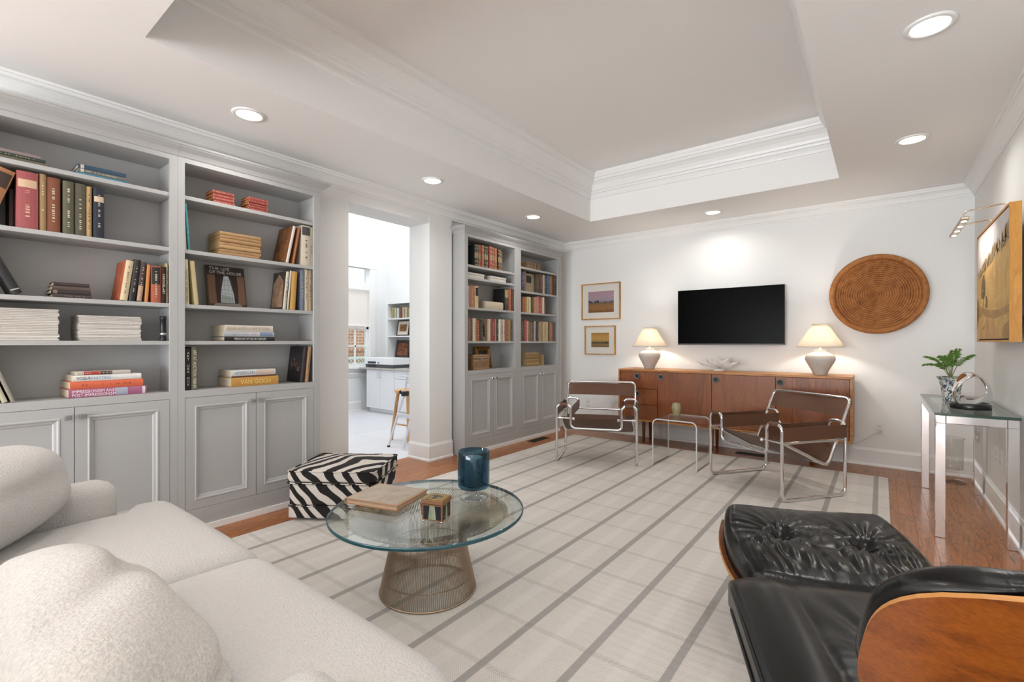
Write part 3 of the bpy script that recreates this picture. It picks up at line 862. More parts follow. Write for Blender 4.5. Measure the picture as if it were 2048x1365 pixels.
# ================================================================== TUBULAR STEEL ARMCHAIRS
LEA = mat('brown_leather', '63432f', .42, bump=(140, .12, .001), var=(9, '55382a', .5))
def tub_chair(label, loc, rz):
    r = empty('tubular_armchair', loc, rz); tag(r, label, 'armchair', 'chrome tube and brown leather armchairs')
    W, xi, yf, yr, R_ = .385, .245, .295, -.315, .0125
    zt = .57
    pts = []
    for s in (1, -1):
        seq_ = [(s * xi, yf, .34), (s * xi, yf, zt), (s * W, yf, zt), (s * W, yf, R_), (s * W, yr, R_), (s * W, yr, zt), (s * xi, yr, zt), (s * xi, yr, .455)]
        pts += seq_ if s == 1 else seq_[::-1]
    MB().tube(fillet(pts, [.05, .045, .045, .05, .05, .045, .045, .04] * 2, 6, True), R_, 12, True).build('base_frame', CHROME, r)
    # seat and back loop
    bx, top, bot = .365, Vector((0, -.40, .745)), Vector((0, -.16, .235))
    fr = Vector((0, yf - .03, .437))
    loop = [(-bx + .02, fr.y, fr.z), (-bx, bot.y, bot.z), (-bx, top.y, top.z), (bx, top.y, top.z), (bx, bot.y, bot.z), (bx - .02, fr.y, fr.z)]
    MB().tube(fillet(loop, [0, .05, .045, .045, .05, 0], 6), R_, 12).build('back_frame', CHROME, r)
    for s in (-1, 1):
        MB().tube([(s * W, yf, .435), (s * W, yr, .435)], .0095, 10).build('side_rail', CHROME, r)
        MB().tube([(s * (xi - .025), yf - .002, .437), (s * (W + .012), yf - .002, .437)], .007, 8).lathe([(.001, 0), (.013, .002), (.016, .01), (.012, .018), (.001, .022)], 12, mat=Matrix.Translation((s * (xi - .03), yf + .012, .437)) @ Matrix.Rotation(-pi / 2, 4, 'X')).build('bolt', CHROME, r)
        MB().tube([(s * bx, bot.y, bot.z + .012), (s * (bx - .3), bot.y, bot.z + .012)], .011, 10).build('cross_tube', CHROME, r)
    # leather: seat sling, lower back band, upper back band, arm straps
    def seat(u, v):
        t = v
        p = fr.lerp(bot, t)
        sag = -.03 * sin(pi * u) * (.3 + .7 * sin(pi * t))
        return (-(bx - .018) + 2 * (bx - .018) * u, p.y, p.z + .013 + sag)
    MB().sheet(seat, .004, 13, 9).build('seat_sling', LEA, r)
    def backband(z0, z1):
        def f(u, v):
            z = z0 + (z1 - z0) * v
            t = (z - bot.z) / (top.z - bot.z)
            p = bot.lerp(top, t)
            return (bx + .012 - 2 * (bx + .012) * u, p.y + .012 - .03 * sin(pi * u) + (.0 if 0 < u < 1 else -.02), z)
        return f
    MB().sheet(backband(.605, .728), .004, 15, 4).build('back_sling', LEA, r)
    MB().sheet(backband(.262, .40), .004, 15, 4).build('lumbar_sling', LEA, r)
    for s in (-1, 1):
        for x, q in ((W, s), (xi, -s)):
            px = s * x + (.0145 if s * x > 0 and x == W else -.0145 if x == W else (-.0145 * s))
            def strap(u, v, px=px):
                return (px - (0.006 * s if x == W else -.006 * s) * (4 * u * (1 - u)), yf - .0 + (yr - yf) * u, .452 + .1 * v)
            MB().sheet(strap, .003 if (px - s * x) > 0 else -.003, 7, 3).build('arm_strap', LEA, r)
        MB().tube([(s * (xi + .03), yf, zt), (s * (W - .03), yf, zt)], .0165, 12).build('arm_sleeve', LEA, r)
    return r
# facing directions: local +y points to where the sitter looks
tub_chair('chrome tube armchair with brown leather slings on the left, facing the room', (-2.30, 4.40, .012), atan2(-.39, -.92) + 0)
tub_chair('chrome tube armchair with brown leather slings on the right, turned towards the acrylic table', (-.715, 4.44, .012), atan2(.585, -.81))

# ================================================================== ACRYLIC TABLE AND CANDLE GLASS
ACR = glassy('clear_acrylic', 'fbfbfa', .02, 1.49); ACE = mat('acrylic_edge', 'cfd0ce', .12, spec=.8)
t_ = empty('acrylic_table', (-1.535, 4.66, .012)); tag(t_, 'clear acrylic waterfall side table between the two tubular chairs', 'side table')
prof = fillet([(-.2, 0, 0), (-.2, 0, .44), (.2, 0, .44), (.2, 0, 0)], .045, 6)
m = MB()
def wf(u, v):
    k = u * (len(prof) - 1); i = min(int(k), len(prof) - 2)
    p = prof[i].lerp(prof[i + 1], k - i)
    return (p.x, -.215 + .43 * v, p.z)
m.sheet(wf, .012, len(prof), 2)
m.m = [0 if s_ else 1 for s_ in m.sm]
m.build('bent_sheet', [ACR, ACE], t_)
CG = mat('amber_textured_glass', 'cfc59a', .12, spec=.9, bump=(45, .9, .01))
CG.node_tree.nodes['Principled BSDF'].inputs['Transmission Weight'].default_value = .55
c_ = tag(MB().lathe([(.001, 0), (.03, 0), (.034, .006), (.03, .014), (.04, .03), (.047, .06), (.046, .085), (.038, .11), (.034, .122), (.03, .122), (.035, .105), (.04, .08), (.04, .05), (.03, .025), (.001, .02)], 20).build('candle_glass', CG, None, (-1.63, 4.79, .464)), 'pale amber textured glass votive on the acrylic table', 'candle holder')
MB().lathe([(.001, .025), (.034, .03), (.036, .07), (.001, .07)], 16).build('wax', mat('wax', 'e0d7b4', .5), c_)

# ================================================================== CONSOLE TABLE ON THE RIGHT
CGL = glassy('console_glass', 'f3f9f6', .015, 1.52); CGE = mat('green_glass_edge', '1d4438', .08, spec=.9)
CX0, CX1, CY0, CY1, CZ = .262, .625, 3.905, 5.2, .752
r = empty('console_table', (0, 0, 0)); tag(r, 'narrow chrome console table with glass top against the right wall', 'console table')
lw = .05
for x in (CX0, CX1 - lw):
    for y in (CY0, CY1 - lw):
        MB().cbox(x, x + lw, y, y + lw, 0, CZ - .05, .003).build('leg', CHROME, r)
for x in (CX0, CX1 - lw): MB().cbox(x, x + lw, CY0, CY1, CZ - .05, CZ, .003).build('rail', CHROME, r)
for y in (CY0, CY1 - lw): MB().cbox(CX0 + lw, CX1 - lw, y, y + lw, CZ - .05, CZ, .003).build('rail', CHROME, r)
m = MB(); m.box(CX0 - .004, CX1 + .004, CY0 - .012, CY1 + .01, CZ + .001, CZ + .016)
m.m = [0, 0, 1, 1, 1, 1]
m.build('glass_top', [CGL, CGE], r)
ZT = CZ + .0165
# potted palm
POT, nt, b = P_('blue_white_porcelain')
tc = nd(nt, 'ShaderNodeTexCoord')
n = nd(nt, 'ShaderNodeTexNoise', i_Scale=42.0, i_Detail=3.0, i_Distortion=1.5); nt.links.new(tc.outputs['Object'], n.inputs['Vector'])
c = ramp(nt, n.outputs['Fac'], [(.40, lin('3c4660')), (.47, lin('7c8694')), (.5, lin('cfd4cc')), (1, lin('d8dcd4'))])
nt.links.new(c, b.inputs['Base Color']); b.inputs['Roughness'].default_value = .2
LEAF = mat('palm_leaf', '5f8a2e', .5, var=(40, '3f6a1e', .8)); STEM = mat('palm_stem', '7c8452', .6); SOIL = mat('potting_soil', '3a2e22', .9)
pr = empty('potted_palm', (.405, 4.72, ZT)); tag(pr, 'small parlour palm in a blue and white porcelain pot on the console', 'plant')
k8 = 8
def octo(prof, n=8):
    m = MB(); m.lathe(prof, n, smooth=False); return m
po = octo([(.001, 0), (.046, 0), (.05, .006), (.048, .014), (.05, .05), (.058, .11), (.068, .15), (.078, .166), (.081, .174), (.076, .176), (.068, .16), (.001, .155)]).build('pot', POT, pr)
MB().lathe([(.001, .158), (.068, .158)], 8).build('soil', SOIL, po)
MB().tube([(.08 * cos(i * pi / 4), .08 * sin(i * pi / 4), .174) for i in range(8)], .003, 5, True).build('rim', mat('rim_brown', '8a8a78', .3), po)
def frond(ang, lean, L, drop):
    m = MB()
    pts = []
    d = Vector((cos(ang), sin(ang), 0))
    for i in range(9):
        t = i / 8
        pts.append(Vector((0, 0, .155)) + d * (lean * .82 * t + .02) * L * (.4 + .6 * t) + Vector((0, 0, L * (t * (1.0 - drop * t * t)))))
    m.tube(pts, [.003 - .0002 * i for i in range(9)], 5, mi=1)
    side = Vector((-d.y, d.x, 0))
    for i in range(13):
        t = .42 + .56 * i / 12
        k = t * 8; j = min(int(k), 7); p = pts[j].lerp(pts[j + 1], k - j); tg = (pts[j + 1] - pts[j]).normalized()
        for s in (-1, 1):
            ll = .058 * (1 - .45 * abs(t - .66) / .3) * random.uniform(.8, 1.15)
            dr = (tg * .75 + side * s * .75 + Vector((0, 0, -.12))).normalized()
            w = dr.cross(Vector((0, 0, 1))).normalized() * .0042
            up = Vector((0, 0, .004))
            m.add([p, p + dr * ll * .45 + w + up, p + dr * ll + Vector((0, 0, -.012)), p + dr * ll * .45 - w + up], [(0, 1, 2), (0, 2, 3)])
    return m.build('frond', [LEAF, STEM], pr)
for a_, le, L_, dp in ((2.6, .75, .24, .3), (3.3, .9, .2, .45), (-.9, .75, .25, .25), (1.3, .4, .25, .15), (4.4, .5, .22, .2), (5.2, .3, .25, .1), (2.0, .6, .23, .25), (3.9, .8, .19, .4)):
    frond(a_, le, L_, dp)
# chrome ribbon sculpture
sr = empty('ribbon_sculpture', (.455, 4.235, ZT)); tag(sr, 'polished chrome looped ribbon sculpture on a black disc base', 'sculpture')
MB().lathe([(.001, 0), (.098, 0), (.1, .003), (.1, .03), (.098, .033), (.001, .033)], 40).build('base', mat('black_lacquer', '17191b', .25), sr)
def mob(u, v):
    a = u * 2 * pi - 1.9
    rx, rz = .108, .092
    c = Vector((rx * cos(a) + .01, .018 * sin(a * 2), .128 + rz * sin(a)))
    nrm = Vector((cos(a), 0, sin(a)))
    tw = a * .5 + .6
    e1 = nrm * cos(tw) + Vector((0, 1, 0)) * sin(tw)
    e2 = -nrm * sin(tw) + Vector((0, 1, 0)) * cos(tw)
    wd_ = .038 + .014 * sin(a * .5 + .4)
    p = v * 2 * pi
    return c + e1 * wd_ * cos(p) + e2 * .011 * sin(p)
MB().grid(mob, 90, 17).build('ribbon', CHROME, sr, (0, 0, 0), (0, 0, .65))
# glass hurricane vase on the floor below
VG = glassy('vase_glass', 'fbfbfa', .01, 1.5)
v_ = MB().lathe([(.001, 0), (.105, 0), (.11, .006), (.09, .016), (.04, .026), (.035, .045), (.06, .06), (.06, .075), (.03, .09), (.035, .1), (.085, .115), (.088, .36), (.094, .38), (.09, .38), (.083, .36), (.08, .12), (.001, .112)], 36).build('glass_vase', VG, None, (.47, 5.53, 0))
tag(v_, 'tall clear glass footed hurricane vase standing on the floor under the console', 'vase')

# ================================================================== LARGE PAINTING AND PICTURE LIGHT
PXF, PXB, PY0, PY1, PZ0, PZ1 = .55, .598, 3.69, 4.80, 1.2, 1.962
pt = empty('large_painting', (0, 0, 0)); tag(pt, 'large landscape painting of a golden hillside in a deep honey wood frame', 'painting')
HON = wood('honey_frame', 'a8701f', 'bb8028', 'c78d34', 'Z', 2.2, .45, rand=False, rings=3)
m = MB()
m.box(PXF, PXB, PY0, PY0 + .012, PZ0, PZ1).box(PXF, PXB, PY1 - .012, PY1, PZ0, PZ1).box(PXF, PXB, PY0 + .012, PY1 - .012, PZ0, PZ0 + .012).box(PXF, PXB, PY0 + .012, PY1 - .012, PZ1 - .012, PZ1)
m.build('frame', HON, pt)
MB().box(PXF + .012, PXB - .004, PY0 + .012, PY1 - .012, PZ0 + .012, PZ1 - .012).build('shadow_gap', mat('gap_black', '141210', .8), pt)
MB().box(PXB, XR - .001, PY0 + .2, PY1 - .2, PZ0 + .15, PZ1 - .15).build('back_spacer', BLACKM, pt)
cy0, cy1, cz0, cz1 = PY0 + .02, PY1 - .02, PZ0 + .02, PZ1 - .02
MB().box(PXF + .002, PXF + .014, cy0, cy1, cz0, cz1).build('canvas', mat('canvas_edge', 'd8cdb8', .8), pt)
def paintc(n, c1, c2, sc=14.0):
    return mat(n, c1, .65, var=(sc, c2, .9), bump=(60, .2, .001))
PM = [paintc('paint_sky', 'a9a6ae', 'c6bdb2', 5), paintc('paint_field', 'c6a568', 'b08c50', 9), paintc('paint_grove', '77593c', 'a98a62', 30), paintc('paint_tree', '5a4a30', '6f5a3a', 40), paintc('paint_slope', '957446', 'aa8856', 12), paintc('paint_highlight', 'e2cfae', 'cfae7c', 20), paintc('paint_path', 'bd9560', 'a68050', 9)]
m = MB()
def pp(pts, mi, lift):
    # u runs from the far (left in the photo) edge to the near edge, v from the bottom up
    m.poly([(PXF + .002 - lift * .0002, cy1 - u * (cy1 - cy0), cz0 + v * (cz1 - cz0)) for u, v in pts], mi)
pp([(0, 0), (1, 0), (1, 1), (0, 1)], 0, 1)
pp([(0, 0), (1, 0), (1, .77), (.7, .74), (.4, .68), (.2, .64), (0, .6)], 1, 2)
rg_ = random.Random(11)
def ridge(u): return .6 + .2 * u - .03 * u * u
for i in range(240):            # the grove along the ridge, stroke by stroke
    u = rg_.uniform(.0, 1.0) ** .8
    hgt_ = rg_.uniform(.02, .07) + .09 * u * rg_.random()
    v = ridge(u) + rg_.uniform(-.035, .03); w_ = rg_.uniform(.006, .018); sl = rg_.uniform(.0, .03)
    v2 = min(v + hgt_, .985)
    pp([(max(u - w_, 0), v), (min(u + w_, 1), v + .01), (min(u + w_ * .6 + sl, 1), v2), (min(max(u - w_ * .5 + sl, 0), 1), v2 - .01)], rg_.choice((2, 2, 2, 3, 3, 5, 5, 4)), 3 + i % 4)
for i in range(90):             # slanting brush marks on the field
    u = rg_.uniform(.0, .93); v = rg_.uniform(.04, .62)
    if v > ridge(u) - .05: continue
    L_ = rg_.uniform(.02, .07)
    pp([(u, v), (u + L_, v + L_ * .35), (u + L_, v + L_ * .35 + .008), (u + .004, v + .007)], rg_.choice((1, 4, 6, 5, 6)), 3 + i % 3)
pp([(.16, .4), (.2, .38), (.27, .38), (.31, .42), (.31, .52), (.27, .6), (.22, .605), (.18, .56), (.155, .48)], 3, 4)
pp([(.225, .3), (.245, .3), (.245, .4), (.23, .4)], 3, 5)
pp([(.3, .3), (.37, .28), (.39, .34), (.36, .4), (.32, .39)], 3, 4)
pp([(0, .42), (.05, .36), (.03, .2), (0, .12)], 3, 4)
pp([(0, .3), (.1, .33), (.2, .3), (.4, .26), (.7, .24), (1, .26), (1, .2), (.6, .17), (.35, .2), (.2, .24), (.08, .2), (0, .1)], 4, 4)
pp([(.05, 0), (.8, 0), (.65, .1), (.5, .17), (.36, .2), (.2, .12)], 6, 5)
pp([(.8, 0), (1, 0), (1, .14), (.85, .1)], 4, 6)
m.build('picture', PM, pt)
BRS = mat('warm_nickel', (.62, .52, .42, 1), .25, 1.0)
plr = empty('picture_light', (0, 0, 0)); tag(plr, 'slim brass picture light arching over the large painting', 'picture light')
for y in (4.17, 4.66):
    MB().tube(fillet([(.62, y, 1.99), (.62, y, 2.06), (.418, y, 2.035), (.418, y, 1.985)], .03, 5), .005, 8).build('arm', BRS, plr)
hd = MB().cbox(.395, .438, 4.09, 4.73, 1.968, 1.99, .006).build('lamp_bar', BRS, plr)
LED = mat('led', 'ffffff', .4, emis=('fff0d8', 14.0))
for i in range(4):
    y = 4.15 + i * .173
    MB().lathe([(.001, 0), (.013, .001), (.015, .004)], 16, mat=Matrix.Translation((.417, y, 1.9655))).build('led', LED, hd)
l = D.lights.new('picture_spot', 'AREA'); l.shape = 'RECTANGLE'; l.size = .02; l.size_y = .55; l.energy = 1.3; l.color = (1, .88, .7); l.spread = radians(120)
lo = D.objects.new('picture_spot', l); COL.objects.link(lo); lo.parent = plr; lo.location = (.417, 4.41, 1.962); lo.rotation_euler = (0, -.5, 0)

# ================================================================== ZEBRA OTTOMAN
ZEB, nt, b = P_('zebra_weave')
tc = nd(nt, 'ShaderNodeTexCoord'); mp = nd(nt, 'ShaderNodeMapping'); mp.inputs['Rotation'].default_value = (.5, .35, .55); mp.inputs['Scale'].default_value = (1, 1.0, 1.2)
nt.links.new(tc.outputs['Object'], mp.inputs['Vector'])
wv = nd(nt, 'ShaderNodeTexWave', wave_type='BANDS', bands_direction='X', i_Scale=3.0, i_Distortion=9.5, i_Detail=1.6)
wv.inputs['Detail Scale'].default_value = 1.1; wv.inputs['Detail Roughness'].default_value = .35
nt.links.new(mp.outputs[0], wv.inputs['Vector'])
c = ramp(nt, wv.outputs['Fac'], [(0, lin('15110f')), (.53, lin('cbc3bb'))], 'CONSTANT')
nt.links.new(c, b.inputs['Base Color']); b.inputs['Roughness'].default_value = .9
nz = nd(nt, 'ShaderNodeTexNoise', i_Scale=220.0); nt.links.new(tc.outputs['Object'], nz.inputs['Vector'])
bp = nd(nt, 'ShaderNodeBump', i_Strength=.3, i_Distance=.002); nt.links.new(nz.outputs['Fac'], bp.inputs['Height']); nt.links.new(bp.outputs[0], b.inputs['Normal'])
zo = empty('zebra_ottoman', (-3.0, 1.93, .012), radians(34.3)); tag(zo, 'square storage ottoman covered in black and cream zebra fabric', 'ottoman')
hx, hy = .293, .252
MB().rbox(hx - .006, hy - .006, .072, .014, 8, mat=Matrix.Translation((0, 0, .175))).build('body', ZEB, zo)
MB().rbox(hx - .002, hy - .002, .042, .012, 6, mat=Matrix.Translation((0, 0, .06))).build('lower_band', ZEB, zo)
def crown(p):
    if p.z > 0: p.z += .03 * (1 - (p.x / .296) ** 2) * (1 - (p.y / .256) ** 2)
    return p
MB().rbox(hx + .004, hy + .004, .038, .02, 12, crown, mat=Matrix.Translation((0, 0, .295))).build('lid', ZEB, zo)
def rect_loop(a, b_, z, rr=.02):
    return fillet([(-a, -b_, z), (a, -b_, z), (a, b_, z), (-a, b_, z)], rr, 4, True)
for z, g in ((.331, 0), (.254, .002), (.102, -.002)):
    MB().tube(rect_loop(hx + g + .002, hy + g + .002, z), .0045, 6, True).build('welt', ZEB, zo)
for sx in (-1, 1):
    for sy in (-1, 1):
        MB().lathe([(.012, 0), (.016, .02)], 10, capb=True).build('foot', BLACKM, zo, (sx * .22, sy * .18, 0))

# ================================================================== GLASS COFFEE TABLE WITH WIRE BASE
NICK = mat('nickel_wire', (.42, .33, .25, 1), .28, 1.0)
TGL = glassy('table_glass', 'f6fbfa', .008, 1.52); TED = mat('teal_glass_edge', '0e4f5a', .06, spec=.9)
ct = empty('coffee_table', (-1.725, 1.555, .012)); tag(ct, 'round glass coffee table on a flared base of bronze wires', 'coffee table')
rp = [(.226, .006), (.222, .03), (.212, .08), (.2, .13), (.189, .18), (.183, .22), (.184, .25), (.192, .28), (.21, .31), (.24, .336), (.28, .354), (.325, .364), (.365, .369), (.384, .371)]
rod_me = None
NR = 160
for i in range(NR):
    if rod_me is None:
        o = MB().tube([(r_, 0, z) for r_, z in rp], .0021, 5).build('wire_rod', NICK, ct); rod_me = o.data
    else:
        o = D.objects.new('wire_rod', rod_me); COL.objects.link(o); o.parent = ct
    o.rotation_euler = (0, 0, 2 * pi * i / NR)
def ring(r_, z, w, name='ring'):
    MB().tube([(r_ * cos(a * pi / 36), r_ * sin(a * pi / 36), z) for a in range(72)], w, 6, True).build(name, NICK, ct)
ring(.2265, .0055, .005, 'base_ring'); ring(.208, .075, .003); ring(.177, .22, .003); ring(.365, .3655, .0035, 'top_ring')
m = MB()
gr = .46
m.lathe([(.0005, .3745), (gr - .004, .3745)], 96, 0); m.lathe([(gr - .004, .3745), (gr, .3785), (gr, .3875), (gr - .004, .3915)], 96, 1); m.lathe([(gr - .004, .3915), (.0005, .3915)], 96, 0)
m.build('glass_top', [TGL, TED], ct)
ZG = .012 + .3918
# portfolio book
KRAFT = mat('kraft_board', 'a9825f', .7); PAPR = mat('sketch_cover', 'b5a898', .7, var=(18, '9c8d7c', .7))
bkm = empty('art_portfolio', (-1.975, 1.505, ZG), radians(16)); tag(bkm, 'flat tan cloth-bound portfolio lying on the glass coffee table', 'book')
MB().cbox(-.155, .155, -.135, .135, 0, .004, .001).cbox(-.155, .155, -.135, .135, .022, .026, .001).box(-.155, -.15, -.135, .135, .004, .022).build('cover', KRAFT, bkm)
MB().box(-.148, .148, -.128, .128, .004, .022).build('pages', mat('aged_pages', 'c3a78c', .8), bkm)
MB().box(-.145, .14, -.126, .126, .026, .0268).build('cover_sheet', PAPR, bkm)
# little mosaic box
mbx = empty('trinket_box', (-1.568, 1.462, ZG), radians(20)); tag(mbx, 'small mosaic trinket box with gilt lid on ball feet on the coffee table', 'box')
WOODB = mat('box_wood', '8a6446', .5); DKT = mat('dark_tile', '14141c', .25); GLD = mat('gilt_paint', 'b5913c', .35, .3, var=(25, '4a3a18', .8)); GRT = mat('green_tile', '7d8a70', .25, var=(30, 'a9ad96', .8))
MB().box(-.046, .046, -.04, .04, .008, .062).build('body', WOODB, mbx)
MB().cbox(-.05, .05, -.044, .044, .064, .078, .002).build('lid', WOODB, mbx)
MB().box(-.046, .046, -.04, .04, .078, .08).build('lid_picture', GLD, mbx)
MB().poly([(-.012, -.03, .0806), (.01, -.03, .0806), (.008, 0, .0806), (.03, .006, .0806), (.005, .022, .0806), (-.03, .01, .0806), (-.01, 0, .0806)]).build('lid_figure', DKT, mbx)
f = -.0405
for q_ in ([(-.04, f, .012), (-.018, f, .012), (-.012, f, .058), (-.04, f, .058)], [(.018, f, .012), (.04, f, .012), (.04, f, .058), (.012, f, .058)],
           [(.0465, -.035, .012), (.0465, -.01, .012), (.0465, -.006, .058), (.0465, -.035, .058)], [(.0465, .01, .012), (.0465, .035, .012), (.0465, .035, .058), (.0465, .006, .058)]):
    MB().poly(q_).build('dark_tile', DKT, mbx)
MB().poly([(-.018, f, .012), (.018, f, .012), (.012, f, .058), (-.012, f, .058)]).build('green_tile', GRT, mbx)
MB().poly([(.0465, -.01, .012), (.0465, .01, .012), (.0465, .006, .058), (.0465, -.006, .058)]).build('green_tile', GRT, mbx)
mbx.scale = (1.06, 1.06, 1.3)
for sx in (-1, 1):
    for sy in (-1, 1):
        MB().lathe([(.001, 0), (.006, .002), (.007, .006), (.001, .01)], 10).build('foot', BRS, mbx, (sx * .04, sy * .034, 0))
MB().rbox(.012, .009, .012, .008, 4, mat=Matrix.Translation((-.056, -.01, .05))).rbox(.007, .006, .014, .005, 3, mat=Matrix.Translation((-.058, -.01, .028))).build('tassel', mat('bronze_tassel', '6a4a2c', .6, bump=(120, .8, .004)), mbx)
# blue candle goblet
BLU = glassy('blue_glass', '93b9cb', .01, 1.52); CLR = glassy('clear_crystal', 'eef2f2', .01, 2.2)
gb = empty('candle_goblet', (-1.64, 1.785, ZG)); tag(gb, 'large blue glass candle holder on a clear crystal foot', 'candle holder')
MB().lathe([(.001, .052), (.06, .052), (.076, .058), (.081, .07), (.081, .24), (.08, .242), (.075, .242), (.074, .075), (.055, .066), (.001, .064)], 40).build('cup', BLU, gb)
MB().lathe([(.001, 0), (.072, 0), (.074, .004), (.06, .01), (.03, .018), (.016, .028), (.014, .036), (.02, .044), (.035, .051), (.001, .0515)], 36).build('foot', CLR, gb)
MB().lathe([(.001, .068), (.046, .068), (.046, .208), (.04, .212), (.001, .211)], 28).tube([(0, 0, .21), (0, .001, .222)], .0015, 5).build('candle', mat('cream_wax', 'e4dcc6', .5), gb)

# ================================================================== SOFA
BOU, nt, b = P_('white_boucle')
tc = nd(nt, 'ShaderNodeTexCoord')
n1 = nd(nt, 'ShaderNodeTexNoise', i_Scale=210.0, i_Detail=3.0); n2 = nd(nt, 'ShaderNodeTexVoronoi', i_Scale=150.0)
nt.links.new(tc.outputs['Object'], n1.inputs['Vector']); nt.links.new(tc.outputs['Object'], n2.inputs['Vector'])
hgt = mth('ADD', n1.outputs['Fac'], mth('MULTIPLY', n2.outputs['Distance'], .8, None, nt), None, nt)
bp = nd(nt, 'ShaderNodeBump', i_Strength=.55, i_Distance=.004); nt.links.new(hgt, bp.inputs['Height']); nt.links.new(bp.outputs[0], b.inputs['Normal'])
c = ramp(nt, hgt, [(.3, lin('bdb9b5')), (.9, lin('cac7c3'))]); nt.links.new(c, b.inputs['Base Color'])
b.inputs['Roughness'].default_value = .95; b.inputs['Sheen Weight'].default_value = .25; b.inputs['Specular IOR Level'].default_value = .15
SHAG, nt, b = P_('cream_sherpa')
tc = nd(nt, 'ShaderNodeTexCoord')
n1 = nd(nt, 'ShaderNodeTexNoise', i_Scale=150.0, i_Detail=4.0, i_Distortion=.3); nt.links.new(tc.outputs['Object'], n1.inputs['Vector'])
bp = nd(nt, 'ShaderNodeBump', i_Strength=.7, i_Distance=.005); nt.links.new(n1.outputs['Fac'], bp.inputs['Height']); nt.links.new(bp.outputs[0], b.inputs['Normal'])
c = ramp(nt, n1.outputs['Fac'], [(.3, lin('bbb6b0')), (.65, lin('cfcac4'))]); nt.links.new(c, b.inputs['Base Color'])
b.inputs['Roughness'].default_value = .95; b.inputs['Sheen Weight'].default_value = .3; b.inputs['Specular IOR Level'].default_value = .1
so = empty('sofa', (-1.73, 0, 0)); tag(so, 'white boucle two-seat sofa in the foreground with loose cushions', 'sofa')
MB().rbox(1.02, .53, .12, .04, 8, mat=Matrix.Translation((0, .17, .19))).build('seat_base', BOU, so)
MB().rbox(1.02, .12, .34, .09, 10, mat=Matrix.Translation((0, -.36, .41))).build('back_frame', BOU, so)
for s, fy in ((-1, .57), (1, .5)):
    MB().rbox(.085, (fy + .4) / 2, .25, .06, 12, mat=Matrix.Translation((s * .94, (fy - .4) / 2, .35))).build('arm', BOU, so)
for s in (-1, 1):
    def seat_fn(p, s=s):
        u = p.x / .423; v = p.y / .49
        if p.z > 0: p.z += .022 * (1 - u ** 4) * (1 - v ** 4) + .012 * (1 - u * u) * max(0, 1 - ((v - .5) / .5) ** 2)
        t = max(0.0, min(1.0, (p.y - .285) / .07)); t = t * t * (3 - 2 * t)
        side = max(0, s * u)
        p.x += s * .135 * t * side ** 3                # the T that wraps round the arm
        if p.z > 0: p.z -= .012 * max(0, (abs(v) - .85) / .15)
        return p
    cu = MB().rbox(.423, .5, .09, .06, 26, seat_fn, mat=Matrix.Translation((s * .4265, .292, .375))).build('seat_cushion', BOU, so)
def pillow(hx, hy, hz, fn=None, round_=.16):
    def f(p):
        a, b_ = p.x / hx, p.z / hz
        k = 1 - round_ * (a * a * b_ * b_)
        t = (1 - .55 * a ** 4) * (1 - .45 * b_ ** 4)
        q = Vector((p.x * k, p.y * t, p.z * k))
        return fn(q, a, b_, p.y) if fn else q
    return f
def dents1(q, a, b_, y):
    wy = max(0, min(1, y / .08))
    q.y += wy * (.006 * sin(b_ * 5 + a * 3) * (1 - a * a) - .012 * math.exp(-((b_ - .05 + .1 * a) / .12) ** 2) * max(0, min(1, (.5 + a) * 2)))
    return q
MB().rbox(.35, .15, .172, .14, 22, pillow(.35, .15, .172, dents1, .2), mat=Matrix.Translation((-.66, .15, .655)) @ Matrix.Rotation(radians(-36), 4, 'Z') @ Matrix.Rotation(radians(13), 4, 'X')).build('back_cushion', BOU, so)
def dents2(q, a, b_, y):
    # soft folds of the slumped cushion
    d = (b_ - .25 - .75 * (a + .35))
    fold = math.exp(-(d / .17) ** 2) * max(0, min(1, (.75 - abs(a + .1)) * 2.2))
    d2 = (b_ + .62 - .35 * (a - .1))
    fold2 = math.exp(-(d2 / .1) ** 2)
    wy = max(0, min(1, y / .1)); wy = wy * wy * (3 - 2 * wy)
    q.y += wy * (-.028 * fold - .012 * fold2 + .012 * sin(a * 5 + b_ * 3))
    
    return q
bc2 = MB().rbox(.41, .165, .2, .14, 26, pillow(.41, .165, .2, dents2, .1), mat=Matrix.Translation((.42, .235, .535)) @ Matrix.Rotation(radians(-2), 4, 'Z') @ Matrix.Rotation(radians(38), 4, 'X')).build('back_cushion', SHAG, so)
bc2['label'] = 'fluffy cream cushion'
for s in (-1, 1):
    for y in (-.3, .6): MB().lathe([(.02, 0), (.028, .075)], 12, capb=True).build('foot', BLACKM, so, (s * .9, y, .0125))

# ================================================================== LEATHER LOUNGE CHAIR AND ITS OTTOMAN
LTH, nt, b = P_('black_leather')
tc = nd(nt, 'ShaderNodeTexCoord'); mp = nd(nt, 'ShaderNodeMapping'); mp.inputs['Scale'].default_value = (26, 7, 10); nt.links.new(tc.outputs['Object'], mp.inputs['Vector'])
n1 = nd(nt, 'ShaderNodeTexNoise', i_Scale=1.0, i_Detail=3.0, i_Distortion=.7); nt.links.new(mp.outputs[0], n1.inputs['Vector'])
n2 = nd(nt, 'ShaderNodeTexNoise', i_Scale=260.0, i_Detail=2.0); nt.links.new(tc.outputs['Object'], n2.inputs['Vector'])
bp = nd(nt, 'ShaderNodeBump', i_Strength=.22, i_Distance=.01); nt.links.new(mth('ADD', n1.outputs['Fac'], mth('MULTIPLY', n2.outputs['Fac'], .06, None, nt), None, nt), bp.inputs['Height'])
nt.links.new(bp.outputs[0], b.inputs['Normal'])
b.inputs['Base Color'].default_value = lin('0b0b0b'); b.inputs['Roughness'].default_value = .24; b.inputs['Specular IOR Level'].default_value = .4
LTS = mat('smooth_black_leather', '0c0c0b', .32, bump=(220, .12, .001), spec=.4)
